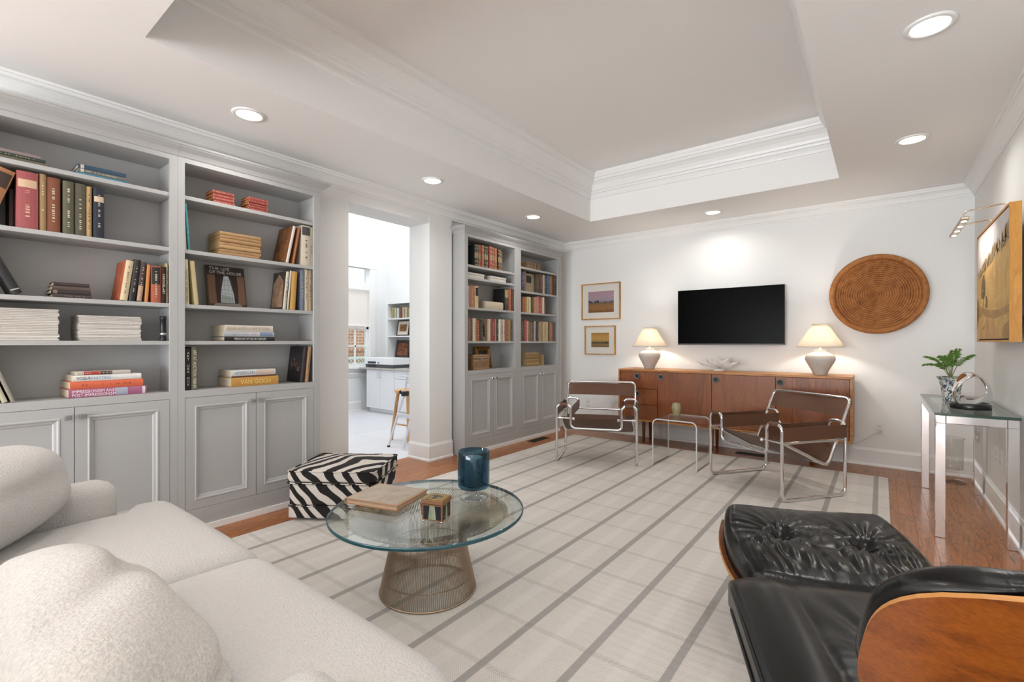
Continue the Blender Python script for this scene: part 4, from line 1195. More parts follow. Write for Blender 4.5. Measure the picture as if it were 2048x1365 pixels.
ROSE = wood('rosewood_ply', '4e2408', '6d360d', '7d4210', 'X', 3.2, .3, rand=False, coat=.2, rings=3)
PLY = mat('ply_edge', 'b07a40', .5)
AL = mat('polished_aluminium', (.7, .7, .7, 1), .18, 1.0)
def ply(mb, fn, th, nu, nv):
    k = len(mb.sm)
    mb.sheet(fn, th, nu, nv)
    for i in range(k, len(mb.sm)): mb.m[i] = 0 if mb.sm[i] else 1
def star_base(parent, n, R_, h, z0=.0):
    for i in range(n):
        a = 2 * pi * i / n + .3
        MB().tube([(0, 0, .07), (R_ * .55 * cos(a), R_ * .55 * sin(a), .055), (R_ * cos(a), R_ * sin(a), .022)], [.026, .02, .014], 8).lathe([(.012, 0), (.012, .01), (.005, .022)], 10, capb=True, mat=Matrix.Translation((R_ * cos(a), R_ * sin(a), 0))).build('base_leg', BLACKM, parent)
    MB().tube([(0, 0, .05), (0, 0, h)], .024, 12).build('stem', BLACKM, parent)
RZ = radians(24.6)
# ottoman
ot = empty('leather_ottoman', (-.18, 2.2, .012), RZ); tag(ot, 'black tufted leather footstool cushion on a bent wood shell', 'ottoman')
def oz(x, y):
    t = (y + .27) / .54
    return .262 + .1 * max(0, t) ** 1.5 - .05 * max(0, .16 - t) + .022 * (x / .31) ** 2
BT = [(-.14, .03), (.145, .0)]
def ott(p):
    x, y = p.x, p.y
    up = p.z
    z = oz(x, y)
    rise = 0
    if up > 0:
        ed = (1 - (x / .345) ** 4) * (1 - (y / .275) ** 4)
        rise = .03 * max(0, ed)
        for bx_, by_ in BT:
            dx, dy = x - bx_, y - by_
            r_ = sqrt(dx * dx + dy * dy); th = atan2(dy, dx)
            rise -= .034 * math.exp(-(r_ / .032) ** 2)
            rise += (.007 * sin(15 * th + 2.5 * sin(3 * th + bx_ * 20) + r_ * 14) + .004 * sin(27 * th + 4 * sin(2 * th) - r_ * 30)) * math.exp(-r_ / .085) * min(1, r_ / .03)
        # pull folds running from the buttons down to the near edge
        if y < .05:
            rise += (.006 * sin(x * 95 + 3 * sin(x * 31) + y * 16) + .0035 * sin(x * 190 + 4 * sin(x * 23) - y * 30)) * math.exp(-((y + .1) / .085) ** 2) * max(0, ed)
    return Vector((x * sqrt(1 - .24 * (y / .275) ** 2), y * sqrt(1 - .24 * (x / .345) ** 2), z + .03 + up + rise))
co = MB().rbox(.345, .275, .055, .05, 84, ott).build('cushion', LTH, ot)
for bx_, by_ in BT:
    MB().rbox(.011, .011, .005, .0045, 3, mat=Matrix.Translation((bx_, by_, oz(bx_, by_) + .083))).build('button', LTS, co)
def oshell(u, v):
    x0_ = .366 * (1 - 2 * u); y0_ = -.294 + .588 * v; x = x0_ * sqrt(1 - .24 * (y0_ / .294) ** 2); y = y0_ * sqrt(1 - .24 * (x0_ / .366) ** 2)
    return (x, y, oz(x, y) - .018)
m = MB(); ply(m, oshell, -.013, 22, 18)
m.build('wood_shell', [ROSE, PLY], ot)
rim_ = []
for k in range(64):
    an = 2 * pi * k / 64
    X_, Y_ = max(-1, min(1, cos(an) * 1.35)) * .345, max(-1, min(1, sin(an) * 1.35)) * .275
    xx, yy = X_ * sqrt(1 - .24 * (Y_ / .28) ** 2), Y_ * sqrt(1 - .24 * (X_ / .35) ** 2)
    rim_.append((xx, yy, oz(xx, yy) - .008))
MB().tube(rim_, .006, 6, True).build('piping', LTS, co)
star_base(ot, 4, .27, .3)
# lounge chair
lc = empty('lounge_chair', (.028, 1.493, .012), RZ); tag(lc, 'black leather lounge chair with curved wood back shell in the lower right corner', 'lounge chair')
def sz(y): return .335 + .05 * max(0, (y + .3) / .58) - .03 * max(0, (y - .16) / .12) ** 2
def seatc(p):
    x, y, up = p.x, p.y, p.z
    rise = 0
    if up > 0:
        ed = max(0, (1 - (x / .34) ** 4) * (1 - (y / .29) ** 4))
        rise = .018 * ed
        r_ = sqrt((x + .015) ** 2 + (y + .1) ** 2); th = atan2(y + .1, x + .015)
        rise -= .04 * math.exp(-(r_ / .03) ** 2)
        band_ = max(0, 1 - (abs(x) / .2) ** 6)
        rise += (.009 * sin(9 * th + 2 * sin(3 * th)) + .004 * sin(23 * th + 3 * sin(2 * th))) * math.exp(-r_ / .16) * min(1, r_ / .03) * band_
        rise -= .004 * math.exp(-((abs(x) - .172) / .006) ** 2)          # stitched side panels
        rise += .012 * max(0, min(1, (abs(x) - .172) / .03)) * max(0, 1 - ((abs(x) - .25) / .07) ** 2)
    taper = 1 - .045 * max(0, (y + .28) / .56)
    return Vector((x * taper, y, sz(y) + .03 + up + rise))
sc_ = MB().rbox(.342, .29, .048, .02, 56, seatc).build('seat_cushion', LTS, lc)
MB().rbox(.012, .012, .005, .0045, 3, mat=Matrix.Translation((-.015, -.1, sz(-.1) + .06))).build('button', LTS, sc_)
for dz in (.032, -.034):
    pts = []
    for x, y in ((.342, -.24), (.336, 0), (.328, .22), (.3, .278), (0, .292), (-.3, .278), (-.328, .22), (-.336, 0), (-.342, -.24)):
        pts.append((x, y, sz(y) + .03 + dz))
    MB().tube(fillet(pts, .04, 4), .0055, 6).build('piping', LTS, sc_)
def sshell(u, v):
    x = .3 * (1 - 2 * u); y = -.3 + .56 * v
    return (x * (1 - .1 * max(0, abs(v - .5) * 2 - .7) / .3), y, sz(y) - .04 + .03 * (x / .3) ** 2)
m = MB(); ply(m, sshell, -.013, 16, 14)
m.build('seat_shell', [ROSE, PLY], lc)
def panel(yc, zc, hw, hh, lean, wrap, name_sh, name_cu, hc):
    """one curved back panel: wood shell behind, leather cushion in front"""
    def curve(x, h):
        return Vector((x, yc + wrap * (abs(x) / hw) ** 2 - lean * h, zc + h))
    def sh(u, v):
        a = 2 * u - 1; h = hh * (2 * v - 1)
        # superellipse outline
        k = (1 - abs(2 * v - 1) ** 3.2) ** (1 / 3.2)
        return curve(a * hw * max(k, .45), h)
    mm = MB(); ply(mm, sh, .009, 33, 25)
    mm.build(name_sh, [ROSE, PLY], lc)
    def cf(p):
        a, h = p.x, p.z
        # the cushion sits in front of the shell, a little larger at the top
        kk = (1 - min(1, abs(h / (hc + .001))) ** 3.2) ** (1 / 3.2)
        q = curve(a * max(kk, .5), h)
        d = p.y + .042
        q.y += d * (1 - .35 * (a / hw) ** 4)
        q.z += d * lean * .6
        if p.y > 0:
            for bx_ in (-.12, .12):
                r_ = sqrt((a - bx_) ** 2 + h * h)
                q.y -= .028 * math.exp(-(r_ / .035) ** 2)
        return q
    cc = MB().rbox(hw - .008, .034, hc, .032, 24, cf).build(name_cu, LTH, lc)
panel(-.545, .70, .268, .158, .42, .085, 'head_shell', 'head_cushion', .158)
panel(-.42, .45, .25, .12, .3, .07, 'back_shell', 'back_cushion', .118)
for s in (-1, 1):
    MB().tube(fillet([(s * .1, -.53, .62), (s * .1, -.5, .52), (s * .1, -.44, .4)], .05, 4), .012, 8).build('back_brace', BLACKM, lc)
star_base(lc, 5, .3, .3)

# ================================================================== BOOKS
PAGE = mat('book_pages', 'cdbfa4', .85); PAGEW = mat('white_pages', 'd8d2c6', .85)
def cloth(h, rough=.6):
    c = lin(h); g = (c[0] + c[1] + c[2]) / 3
    return mat('cover_' + h + ('g' if rough < .5 else ''), tuple((v * .82 + g * .18) * .86 for v in c[:3]) + (1,), rough)
def cname(h):
    import colorsys
    r_, g_, b_ = [int(h[i:i + 2], 16) / 255 for i in (0, 2, 4)]
    hh, s, v = colorsys.rgb_to_hsv(r_, g_, b_); hh *= 360
    if v < .16: return 'black'
    if s < .16: return 'charcoal' if v < .35 else 'grey' if v < .72 else 'off-white'
    if hh < 14 or hh > 340: return ('dark maroon' if v < .4 else 'faded red' if s < .6 else 'bright red')
    if hh < 30: return ('dark brown' if v < .42 else 'reddish brown' if s > .6 and v < .7 else 'rust orange' if s > .55 else 'tan')
    if hh < 52: return ('brown' if v < .45 else 'cream' if s < .35 and v > .75 else 'mustard yellow' if s > .6 and v > .6 else 'beige')
    if hh < 75: return 'olive' if v < .65 else 'pale yellow'
    if hh < 165: return 'dark green' if v < .5 else 'green'
    if hh < 200: return 'teal'
    if hh < 260: return 'navy' if v < .35 else 'blue'
    return 'mauve'
ORD = ['first', 'second', 'third', 'fourth', 'fifth', 'sixth', 'seventh', 'eighth', 'ninth', 'tenth', 'eleventh', 'twelfth', 'thirteenth', 'fourteenth', 'fifteenth', 'sixteenth', 'seventeenth', 'eighteenth', 'nineteenth', 'twentieth']
BOOKG = 'books on the built-in shelves'
def text_to_mesh(s):
    cu = D.curves.new('lettering', 'FONT'); cu.body = s; cu.resolution_u = 2; cu.size = 1
    o = D.objects.new('lettering', cu); COL.objects.link(o)
    dg = bpy.context.evaluated_depsgraph_get()
    me = D.meshes.new_from_object(o.evaluated_get(dg))
    D.objects.remove(o); D.curves.remove(cu)
    return me
def lettering(parent, s, col, origin, xdir, ydir, length, height, name='lettering', rough=.6):
    """flat letters on a cover; origin is the left end of the base line"""
    me = text_to_mesh(s)
    xs = [v.co.x for v in me.vertices]; ys = [v.co.y for v in me.vertices]
    x0, x1, y0, y1 = min(xs), max(xs), min(ys), max(ys)
    X_, Y_, O_ = Vector(xdir), Vector(ydir), Vector(origin)
    for v in me.vertices:
        v.co = O_ + X_ * ((v.co.x - x0) / (x1 - x0) * length) + Y_ * ((v.co.y - y0) / (y1 - y0) * height)
    me.name = name
    me.materials.append(mat('ink_' + col, col, rough))
    o = D.objects.new(name, me); COL.objects.link(o); o.parent = parent
    return o
def bulge(t): return min(.005, t * .16)
def arc(t, grow=0.0, y0=0.0, y1=1.0, n=5):
    B = bulge(t) + grow
    return [(B * (1 - (2 * (y0 + (y1 - y0) * i / n) - 1) ** 2) + grow * .3, t * (y0 + (y1 - y0) * i / n)) for i in range(n + 1)]
def book(label, loc, t, h, w, col, lean=0.0, flat=False, rz=0.0, spine=None, bands=(), ink=None, title=None, tcol='202020', tfit=(.12, .88), pages=None, rough=.6, group=BOOKG, name='book', cat='book', seed=None, cover=None):
    """spine faces local +x, thickness along y, height along z. bands: (z0, z1, colour) as fractions; title letters run down the spine"""
    bt = min(.003, t * .16)
    m = MB()
    out_ = [(-w, 0)] + arc(t) + [(-w, t)]
    inn = [(-w, t - bt), (-bt, t - bt), (-bt, bt), (-w, bt)]
    n = len(out_)
    poly = out_ + inn
    vs = [(x, y, 0) for x, y in poly] + [(x, y, h) for x, y in poly]
    N = len(poly)
    m.add(vs, [(i, (i + 1) % N, N + (i + 1) % N, N + i) for i in range(N)])
    ring_ = [(0, 1, N - 2, N - 1)] + [tuple(range(1, n - 1)) + (n + 1, n + 2)] + [(n - 2, n - 1, n, n + 1)]
    m.add(vs, [tuple(reversed(f)) for f in ring_] + [tuple(N + i for i in f) for f in ring_])
    rot = Euler((pi / 2, 0, 0)) if flat else Euler((-lean, 0, 0))
    R = Matrix.Rotation(rz, 3, 'Z') @ rot.to_matrix()
    loc = list(loc)
    if not flat and lean > 0: loc[2] += t * sin(lean)
    mats_ = [cloth(col, rough)]
    o = m.build(name, mats_, None, loc, R.to_euler())
    tag(o, label, cat, group)
    MB().box(-w + .003, -bt, bt, t - bt, .002, h - .002).build('pages', pages or PAGE, o)
    if cover:
        MB().poly([(-w + .012, -.0006, h * .06), (-.012, -.0006, h * .06), (-.03, -.0006, h * .75), (-w * .5, -.0006, h * .95), (-w + .016, -.0006, h * .7)]).build('cover_picture', mat('cp_' + cover[0], cover[0], .5, var=(22, cover[1], .9)), o)
    if spine:
        mm = MB(); a_ = arc(t, .0004, .02, .98)
        mm.grid(lambda u, v: (a_[round(u * 5)][0], a_[round(u * 5)][1], h * .002 + h * .996 * v), 6, 2); mm.build('spine_strip', cloth(spine, rough), o)
    for z0, z1, c in bands:
        a_ = arc(t, .0007, .06, .94); z0, z1 = float(z0), float(z1)
        mm = MB(); mm.grid(lambda u, v: (a_[round(u * 5)][0], a_[round(u * 5)][1], h * (z0 + (z1 - z0) * v)), 6, 2)
        mm.build('spine_label', cloth(c, rough), o)
    if title:
        L = h * (tfit[1] - tfit[0])
        for k, ln in enumerate(title if isinstance(title, list) else [title]):
            nl = len(title) if isinstance(title, list) else 1
            hh = t * (.52 if nl == 1 else .34)
            yb_ = t * (.24 if nl == 1 else (.54 if k == 0 else .12))
            lettering(o, ln, tcol, (bulge(t) + .0011, yb_, h * (1 - tfit[0])), (0, 0, -1), (0, 1, 0), L, hh, 'title')
    elif ink:
        rg = random.Random(seed if seed is not None else int(abs(loc[1]) * 1e4) + int(loc[2] * 100))
        mm = MB(); z = h * rg.uniform(.12, .25); x = bulge(t) + .0009
        while z < h * .85:
            L = h * rg.uniform(.008, .03)
            if rg.random() < .62: mm.poly([(x, t * .4, z), (x, t * .6, z), (x, t * .6, z + L), (x, t * .4, z + L)])
            z += L + h * rg.uniform(.01, .03)
        if mm.f: mm.build('spine_print', cloth(ink), o, kind='stuff')
    return o
ROWS = {
'a2':[[0.344,0.079,0.289,0.17,'a8494a',{'b':[['.72','.86','d9b48c']],'p':'e0b090'}],[0.427,0.026,0.295,0.17,'a8824a'],[0.453,0.055,0.288,0.17,'8c4a24'],[0.516,0.043,0.282,0.17,'5c5a42'],[0.563,0.045,0.282,0.17,'5c5640'],[0.61,0.025,0.278,0.17,'cfa965'],[0.639,0.047,0.277,0.17,'1e2436',{'b':[['.72','.83','dcc09a']],'p':'c8c0b0'}]],
'a3':[[0.9,0.049,0.218,0.17,'b8562c'],[0.952,0.025,0.22,0.17,'2e1816'],[0.977,0.013,0.244,0.17,'cdb480']],
'b2':[[1.827,0.071,0.312,0.2,'d9ccb4'],[1.898,0.024,0.299,0.2,'d8caa8']],
'b3':[[1.819,0.031,0.306,0.2,'6d7688'],[1.85,0.032,0.322,0.2,'ddd3bd'],[1.882,0.036,0.322,0.2,'cdb482']],
'b5':[[1.074,0.033,0.264,0.2,'191310'],[1.109,0.036,0.27,0.2,'6e6a50']],
'c1':[[3.768,0.032,0.233,0.17,'2f3a24'],[3.8,0.041,0.239,0.17,'4a4a34'],[3.849,0.033,0.241,0.17,'a8502e'],[3.89,0.033,0.242,0.17,'b85530'],[3.931,0.034,0.243,0.17,'2f3a24'],[3.965,0.042,0.244,0.17,'4a4a38'],[4.016,0.047,0.252,0.17,'b03a22'],[4.068,0.043,0.249,0.17,'8a4a2c'],[4.12,0.04,0.245,0.17,'b84a26'],[4.165,0.031,0.24,0.17,'2f3a24'],[4.201,0.027,0.24,0.17,'6a4a2a'],[4.231,0.024,0.227,0.17,'8a4420']],
'c3':[[3.667,0.019,0.229,0.17,'d8d0c4'],[3.688,0.025,0.237,0.17,'a85a50'],[3.717,0.063,0.236,0.17,'c07a4c'],[3.782,0.051,0.236,0.17,'d9bd84',{'b':[['.55','.93','1c1814']]}],[4.292,0.075,0.255,0.17,'4c4438',{'b':[['.6','.95','b09050']]}],[4.37,0.06,0.261,0.17,'c2603a'],[4.434,0.039,0.254,0.17,'6a4428']],
'c4':[[3.671,0.01,0.244,0.15,'8a8478'],[3.683,0.032,0.255,0.15,'b05a52'],[3.717,0.031,0.245,0.15,'5a5248'],[3.75,0.035,0.245,0.15,'dccfae'],[3.787,0.025,0.246,0.15,'b98a58'],[3.814,0.051,0.23,0.15,'b4532c'],[3.867,0.039,0.236,0.15,'4c4438'],[3.908,0.119,0.249,0.15,'a07a4c'],[4.03,0.019,0.248,0.15,'e0d4bb'],[4.051,0.068,0.25,0.15,'9c3f30'],[4.121,0.019,0.25,0.15,'dcc9a0'],[4.142,0.043,0.25,0.15,'3a3630'],[4.187,0.023,0.25,0.15,'e6dfd0'],[4.212,0.053,0.251,0.15,'c9bb92'],[4.267,0.035,0.252,0.15,'e4e0d6'],[4.304,0.05,0.252,0.15,'a8503f'],[4.356,0.038,0.253,0.15,'b89468'],[4.396,0.03,0.253,0.15,'8c7a30']],
'd1':[[4.758,0.072,0.085,0.1,'8a6a3c'],[4.832,0.063,0.087,0.1,'94693a'],[4.898,0.086,0.091,0.1,'8a6a40'],[4.986,0.06,0.092,0.1,'806038']],
'd2':[[4.613,0.048,0.234,0.17,'3b4470'],[4.664,0.045,0.242,0.17,'7a5a58'],[4.953,0.053,0.242,0.17,'5a4c3c'],[5.009,0.065,0.245,0.17,'6c4226'],[5.077,0.048,0.247,0.17,'d8cbb2'],[5.128,0.051,0.249,0.17,'5a4432'],[5.182,0.049,0.251,0.17,'2f6a9c'],[5.234,0.038,0.252,0.17,'a07a40'],[5.275,0.046,0.255,0.17,'b07a34'],[5.324,0.046,0.257,0.17,'5a3220']],
'd3':[[4.633,0.018,0.187,0.14,'a06038'],[4.654,0.049,0.189,0.14,'b85a1c'],[4.705,0.023,0.192,0.14,'d8a040'],[4.73,0.04,0.194,0.14,'c8b878'],[4.773,0.045,0.197,0.14,'d9d3b8'],[4.821,0.024,0.199,0.14,'5a4030'],[4.848,0.029,0.201,0.14,'7a5a34'],[4.88,0.041,0.203,0.14,'c09a60'],[4.924,0.026,0.205,0.14,'e6c8b0'],[4.953,0.044,0.214,0.14,'cf7a74'],[5.0,0.036,0.191,0.14,'c8382a'],[5.038,0.039,0.213,0.14,'dd8a58'],[5.08,0.029,0.215,0.14,'d9d4b8'],[5.112,0.032,0.178,0.14,'8a5a38']],
'd4':[[4.609,0.011,0.25,0.14,'5a3038'],[4.623,0.011,0.25,0.14,'d8d0c8'],[4.636,0.035,0.25,0.14,'3a4a3a'],[4.673,0.052,0.263,0.14,'b84a42'],[4.727,0.025,0.251,0.14,'d9cdbb'],[4.755,0.044,0.251,0.14,'a08a42'],[4.801,0.043,0.239,0.14,'8a5a6a'],[4.846,0.039,0.252,0.14,'5e5038'],[4.888,0.045,0.252,0.14,'c9c6bb'],[4.936,0.044,0.253,0.14,'4a4640'],[4.983,0.051,0.247,0.14,'c9a474'],[5.037,0.05,0.254,0.14,'b09878'],[5.09,0.055,0.254,0.14,'cdae7a'],[5.148,0.056,0.255,0.14,'d2c28c'],[5.207,0.033,0.255,0.14,'5a4a34'],[5.243,0.052,0.255,0.14,'b07048'],[5.298,0.041,0.236,0.14,'8a6a50']],
}
SHELFTXT = {'a2': (1.777, -3.425, 'on second shelf down behind the sofa'), 'a3': (1.436, -3.425, 'in the group, third shelf behind the sofa'),
 'b2': (1.777, -3.425, 'in the corner of second shelf down beside the study opening'), 'b3': (1.436, -3.425, 'in the upright trio beside the study opening'),
 'c1': (2.022, -3.45, 'on top shelf, left bay of far bookcase'), 'c3': (1.569, -3.45, 'on third shelf down, left bay of far bookcase'),
 'c4': (1.21, -3.45, 'on lowest full shelf, left bay of far bookcase'), 'd1': (2.117, -3.47, 'on top shelf, right bay of far bookcase'),
 'd2': (1.825, -3.45, 'on second shelf, right bay of far bookcase'), 'd3': (1.565, -3.45, 'on third shelf, right bay of far bookcase'), 'd4': (1.21, -3.45, 'on lowest full shelf, right bay of far bookcase')}
ceil_ = {'b2': .3, 'b3': .312, 'a3': .29}
GILT = ('c1',)
for key, rows in ROWS.items():
    if key not in SHELFTXT: continue
    z, xs, phrase = SHELFTXT[key]
    for i, it in enumerate(rows):
        y0, t, h, w, c = it[:5]; ex = it[5] if len(it) > 5 else {}
        h = min(h, ceil_.get(key, 9)); t -= .0012
        if key == 'c4' and i == 7: continue
        lum = sum(int(c[j:j + 2], 16) for j in (0, 2, 4))
        kw = {}
        if 'b' in ex: kw['bands'] = ex['b']
        if key in GILT: kw['bands'] = [(.05, .08, 'b79a5c'), (.2, .22, 'b79a5c'), (.38, .62, 'a8814a' if i % 2 else '9c8a58'), (.78, .8, 'b79a5c'), (.92, .95, 'b79a5c')]
        if key == 'd1': kw['bands'] = [(.1, .14, 'b08a50'), (.6, .8, '6a4a28')]
        col_, sp_ = c, None
        if key == 'c3' and i == 4: col_, sp_ = '17171a', c
        if key == 'c1' and i == 0: col_ = '1c2a20'
        title = None; tk = {}
        if key == 'a3' and i == 1: title, tk = 'CAROUSEL-ART', dict(tcol='d8cfc4', tfit=(.2, .75))
        if key == 'a3' and i == 0: kw['bands'] = [(.5, .97, '2c2620')]
        if key == 'b2' and i == 0: kw['bands'] = [(.76, .97, '4a4a4c')]
        book('%s %sbook, %s from left %s' % (cname(c), 'gilt-banded ' if key in GILT else '', ORD[i], phrase), (xs - (.006 * (i * 7 % 3)), y0, z + .0002), t, h, w, col_, spine=sp_, ink=ex.get('p') or ('d8cbb0' if lum < 400 else '5a4634'), title=title, **tk, **kw)
N_ = -3.425
A_, B_ = 'behind the sofa', 'beside the study opening'
def leaning(lbl, y, z, t, h, w, col, lean, xs=N_, **kw):
    return book(lbl, (xs, y, z + .0002), t, h, w, col, lean=lean, **kw)
# --- bookcase behind the sofa
def stack(items, x, z, where, names):
    """items bottom-up: (y0, y1, thickness, colour, opts)"""
    zz_ = z
    for k, it in enumerate(items):
        y0, y1, t, c = it[:4]; o_ = dict(it[4]) if len(it) > 4 else {}
        w = o_.pop('w', .2); rz_ = o_.pop('rz', 0)
        book(names[k] if k < len(names) else '', (x + o_.pop('dx', 0), y1, zz_ + .0002), t - .0004, y1 - y0, w, c, flat=True, rz=rz_, **o_)
        zz_ += t
    return zz_
stack([(.2, .47, .017, '6f6550'), (.22, .45, .018, '2f4034', {'ink': 'b8a878'}), (.21, .432, .016, '8d7c7c')], N_ - .01, 2.112, '', ['olive grey book, bottom of the three at the left end of the topmost shelf', 'dark green book, middle of the three at the left end of the topmost shelf', 'dusty mauve book, uppermost of three at the left end of the topmost shelf'])
stack([(.567, .788, .017, '2a93ad', {'w': .18}), (.578, .786, .02, '77736a', {'w': .17, 'ink': 'e0d8c8', 'bands': [(.88, .95, 'd8d0c0')]}), (.578, .786, .024, '2c5068', {'w': .17, 'bands': [(.88, .95, 'd8d0c0')]})], N_ - .02, 2.112, '', ['bright turquoise book at the bottom of the small blue stack', 'grey book in the middle of the small blue stack', 'slate blue book on top of the small blue stack'])
leaning('tan leaning book with dark title plate at the left end of second shelf down', .185, 1.777, .075, .285, .19, 'a86a34', .3, bands=[(.66, .93, '3c2a1c')])
book('dark brown book half hidden behind the leaning tan book', (N_ - .06, .324, 1.7772), .017, .2, .14, '3a2a1e')
leaning('tall black book leaning on third shelf down at the left edge', .33, 1.436, .038, .29, .2, '1f2122', -.42, bands=[(.93, .955, 'd6d2ca'), (.87, .89, 'c8c4bc'), (.75, .83, 'cfc8b8'), (.07, .09, 'b8b4ac')])
st_names = ['darkest brown book at the bottom of the small antique stack', 'black-brown book second from bottom of the small antique stack', 'dusty brown book second from top of the small antique stack', 'dark leather book topmost of the small antique stack']
stack([(.478, .635, .02, '4a3a34', {'w': .13, 'ink': '9a8a7a'}), (.472, .633, .021, '332c2a', {'w': .14, 'bands': [(.85, .95, '8a7060')]}), (.476, .63, .022, '5c4842', {'w': .13}), (.482, .625, .02, '3a2c28', {'w': .125, 'ink': '6a5a50'})], N_ - .02, 1.436, '', st_names)
leaning('cream spined book with orange cover leaning in the upright group', .752, 1.436, .036, .235, .19, 'b5562c', .13, spine='dcc79a', ink='7a6040', cover=('b5562c', '8a4424'))
leaning('black glossy book leaning in the upright group', .793, 1.436, .03, .245, .18, '26241f', .12, ink='b0aca4', rough=.35)
leaning('grey-brown book with tan lower spine leaning in the upright group', .829, 1.436, .026, .235, .17, '4c3a34', .1, bands=[(.02, .4, 'c09a78')], ink='d0c4b8')
leaning('narrow bright orange book in the upright group', .868, 1.436, .017, .222, .17, 'd98628', .06)
# magazines
MG = 'white magazines stacked behind the sofa'
for nm, y0, y1, n_, top in (('left', .24, .502, 19, 1.372), ('right', .579, .856, 16, 1.347)):
    t = (top - 1.207) / n_
    for k in range(n_):
        jx, jy = random.uniform(-.003, .002), random.uniform(-.004, .004)
        book('white magazine, %s from the bottom of the %s magazine stack' % (ORD[k], nm), (N_ - .02 + jx, y1 + jy, 1.2072 + k * t), t - .0005, y1 - y0 - .004, .2, random.choice(['d8d0c6', 'dcd5cc', 'd4cbc1', 'dfd9d1']), flat=True, rz=random.uniform(-.005, .005), ink='c3b8ac' if k % 2 else None, group=MG, name='magazine', cat='magazine', pages=PAGEW)
sc0 = tag(MB().lathe([(.001, 0), (.016, 0), (.017, .004), (.017, .02), (.015, .022), (.015, .128), (.017, .13), (.017, .15), (.001, .15)], 20).build('pocket_telescope', BLACKM, None, (N_ - .03, .968, 1.2072)), 'small black pocket telescope standing upright beside the magazine stacks', 'telescope')
MB().lathe([(.0155, .035), (.018, .036), (.018, .048), (.0155, .049)], 20).build('band', mat('silver_band', (.75, .75, .75, 1), .3, 1.0), sc0)
leaning('cream paperback leaning at the far left above the cupboards', .262, .897, .02, .24, .19, 'd8ccae', -.32)
leaning('pale yellow book leaning beside the cream paperback', .295, .897, .02, .24, .19, 'c9c0a0', -.32)
leaning('mottled grey book last of the leaning three at far left', .326, .897, .015, .235, .19, '9a9484', -.32)
stack([(.537, .878, .047, 'b25a86', {'title': ['IMPRESSIONISM AND', 'POST-IMPRESSIONISM'], 'tcol': 'f0e4e6', 'tfit': (.04, .58), 'w': .23, 'bands': [(.26, .42, 'aab0c8'), (.02, .06, 'e4dce0')], 'rz': .012}),
       (.543, .862, .042, 'e8601c', {'ink': 'b04010', 'w': .22, 'rz': .012}),
       (.555, .853, .032, 'e6e4e0', {'w': .2, 'rz': .012}), (.571, .803, .022, 'c9c0b4', {'bands': [(.58, .88, 'b8341c'), (.36, .58, '5c4c44')], 'ink': 'e0d8cc', 'w': .17, 'rz': .012})], N_ - .004, .897, '',
      ['pink floral book titled impressionism at the bottom of the knitting stack', 'bright orange book second from bottom of the knitting stack', 'white knitting book with blue lettering second from top of its stack', 'grey and red book on top of the knitting stack'])
vk = [o for o in D.objects if o.get('label', '').startswith('white knitting book')][0]
lettering(vk, 'VOGUE', '1c1c1e', (.0058, .008, .285), (0, 0, -1), (0, 1, 0), .058, .016, 'title'); lettering(vk, 'KNITTING', '7f9cc0', (.0058, .008, .225), (0, 0, -1), (0, 1, 0), .085, .016, 'title')
# --- bookcase beside the study opening
for nm, y0, y1, n_, top in (('left', 1.237, 1.366, 4, 2.197), ('right', 1.452, 1.585, 5, 2.205)):
    t = (top - 2.112) / n_
    for k in range(n_):
        book('small red book, %s from the bottom of the %s red stack' % (ORD[k], nm), (N_ - .015 + random.uniform(-.004, .003), y1 + random.uniform(-.004, .004), 2.1122 + k * t), t - .0006, y1 - y0, .115, random.choice(['a83a2c', '9c3428', 'b04434']), flat=True, ink='d8a878', group='small red books in two stacks', pages=mat('gilt_pages', 'b98a4a', .6), bands=[(.03, .05, 'd0a060'), (.95, .97, 'd0a060')])
leaning('thin cream book at the left edge of second shelf beside the opening', 1.07, 1.777, .012, .28, .2, 'd8cf9c', -.04)
leaning('thin turquoise book leaning at the left edge of second shelf beside the opening', 1.092, 1.777, .012, .29, .2, '2f9aa4', -.07, ink='bfe0e0')
for k in range(7):
    t = .158 / 7
    book('tan volume, %s from the bottom of the seven beside the opening' % ORD[k], (N_ - .015 + random.uniform(-.005, .004), 1.535 + random.uniform(-.006, .006), 1.7772 + k * t), t - .0008, .262, .19, random.choice(['b98c52', 'c0945a', 'b0844a']), flat=True, ink='8a6434' if k % 2 else None, group='tan volumes in one stack', pages=mat('tan_pages', 'a88a5c', .8))
leaning('large picture-covered book leaning right on second shelf beside the opening', 1.706, 1.777, .022, .285, .21, '7a4824', .2, spine='e0d6c8', cover=('8a5a30', '4a2a16'))
leaning('orange-covered book leaning behind the large picture book', 1.757, 1.777, .014, .28, .2, 'b06a30', .17, cover=('c07a30', '8a4a1c'))
leaning('cream book with capital letters at the left edge of third shelf', 1.072, 1.436, .026, .28, .2, 'dacba0', -.03, title='TASTE OF BRITAIN', tcol='7a5a34', tfit=(.2, .95))
leaning('pale yellow book leaning at the left edge of third shelf', 1.125, 1.436, .025, .275, .2, 'd2be84', -.09)
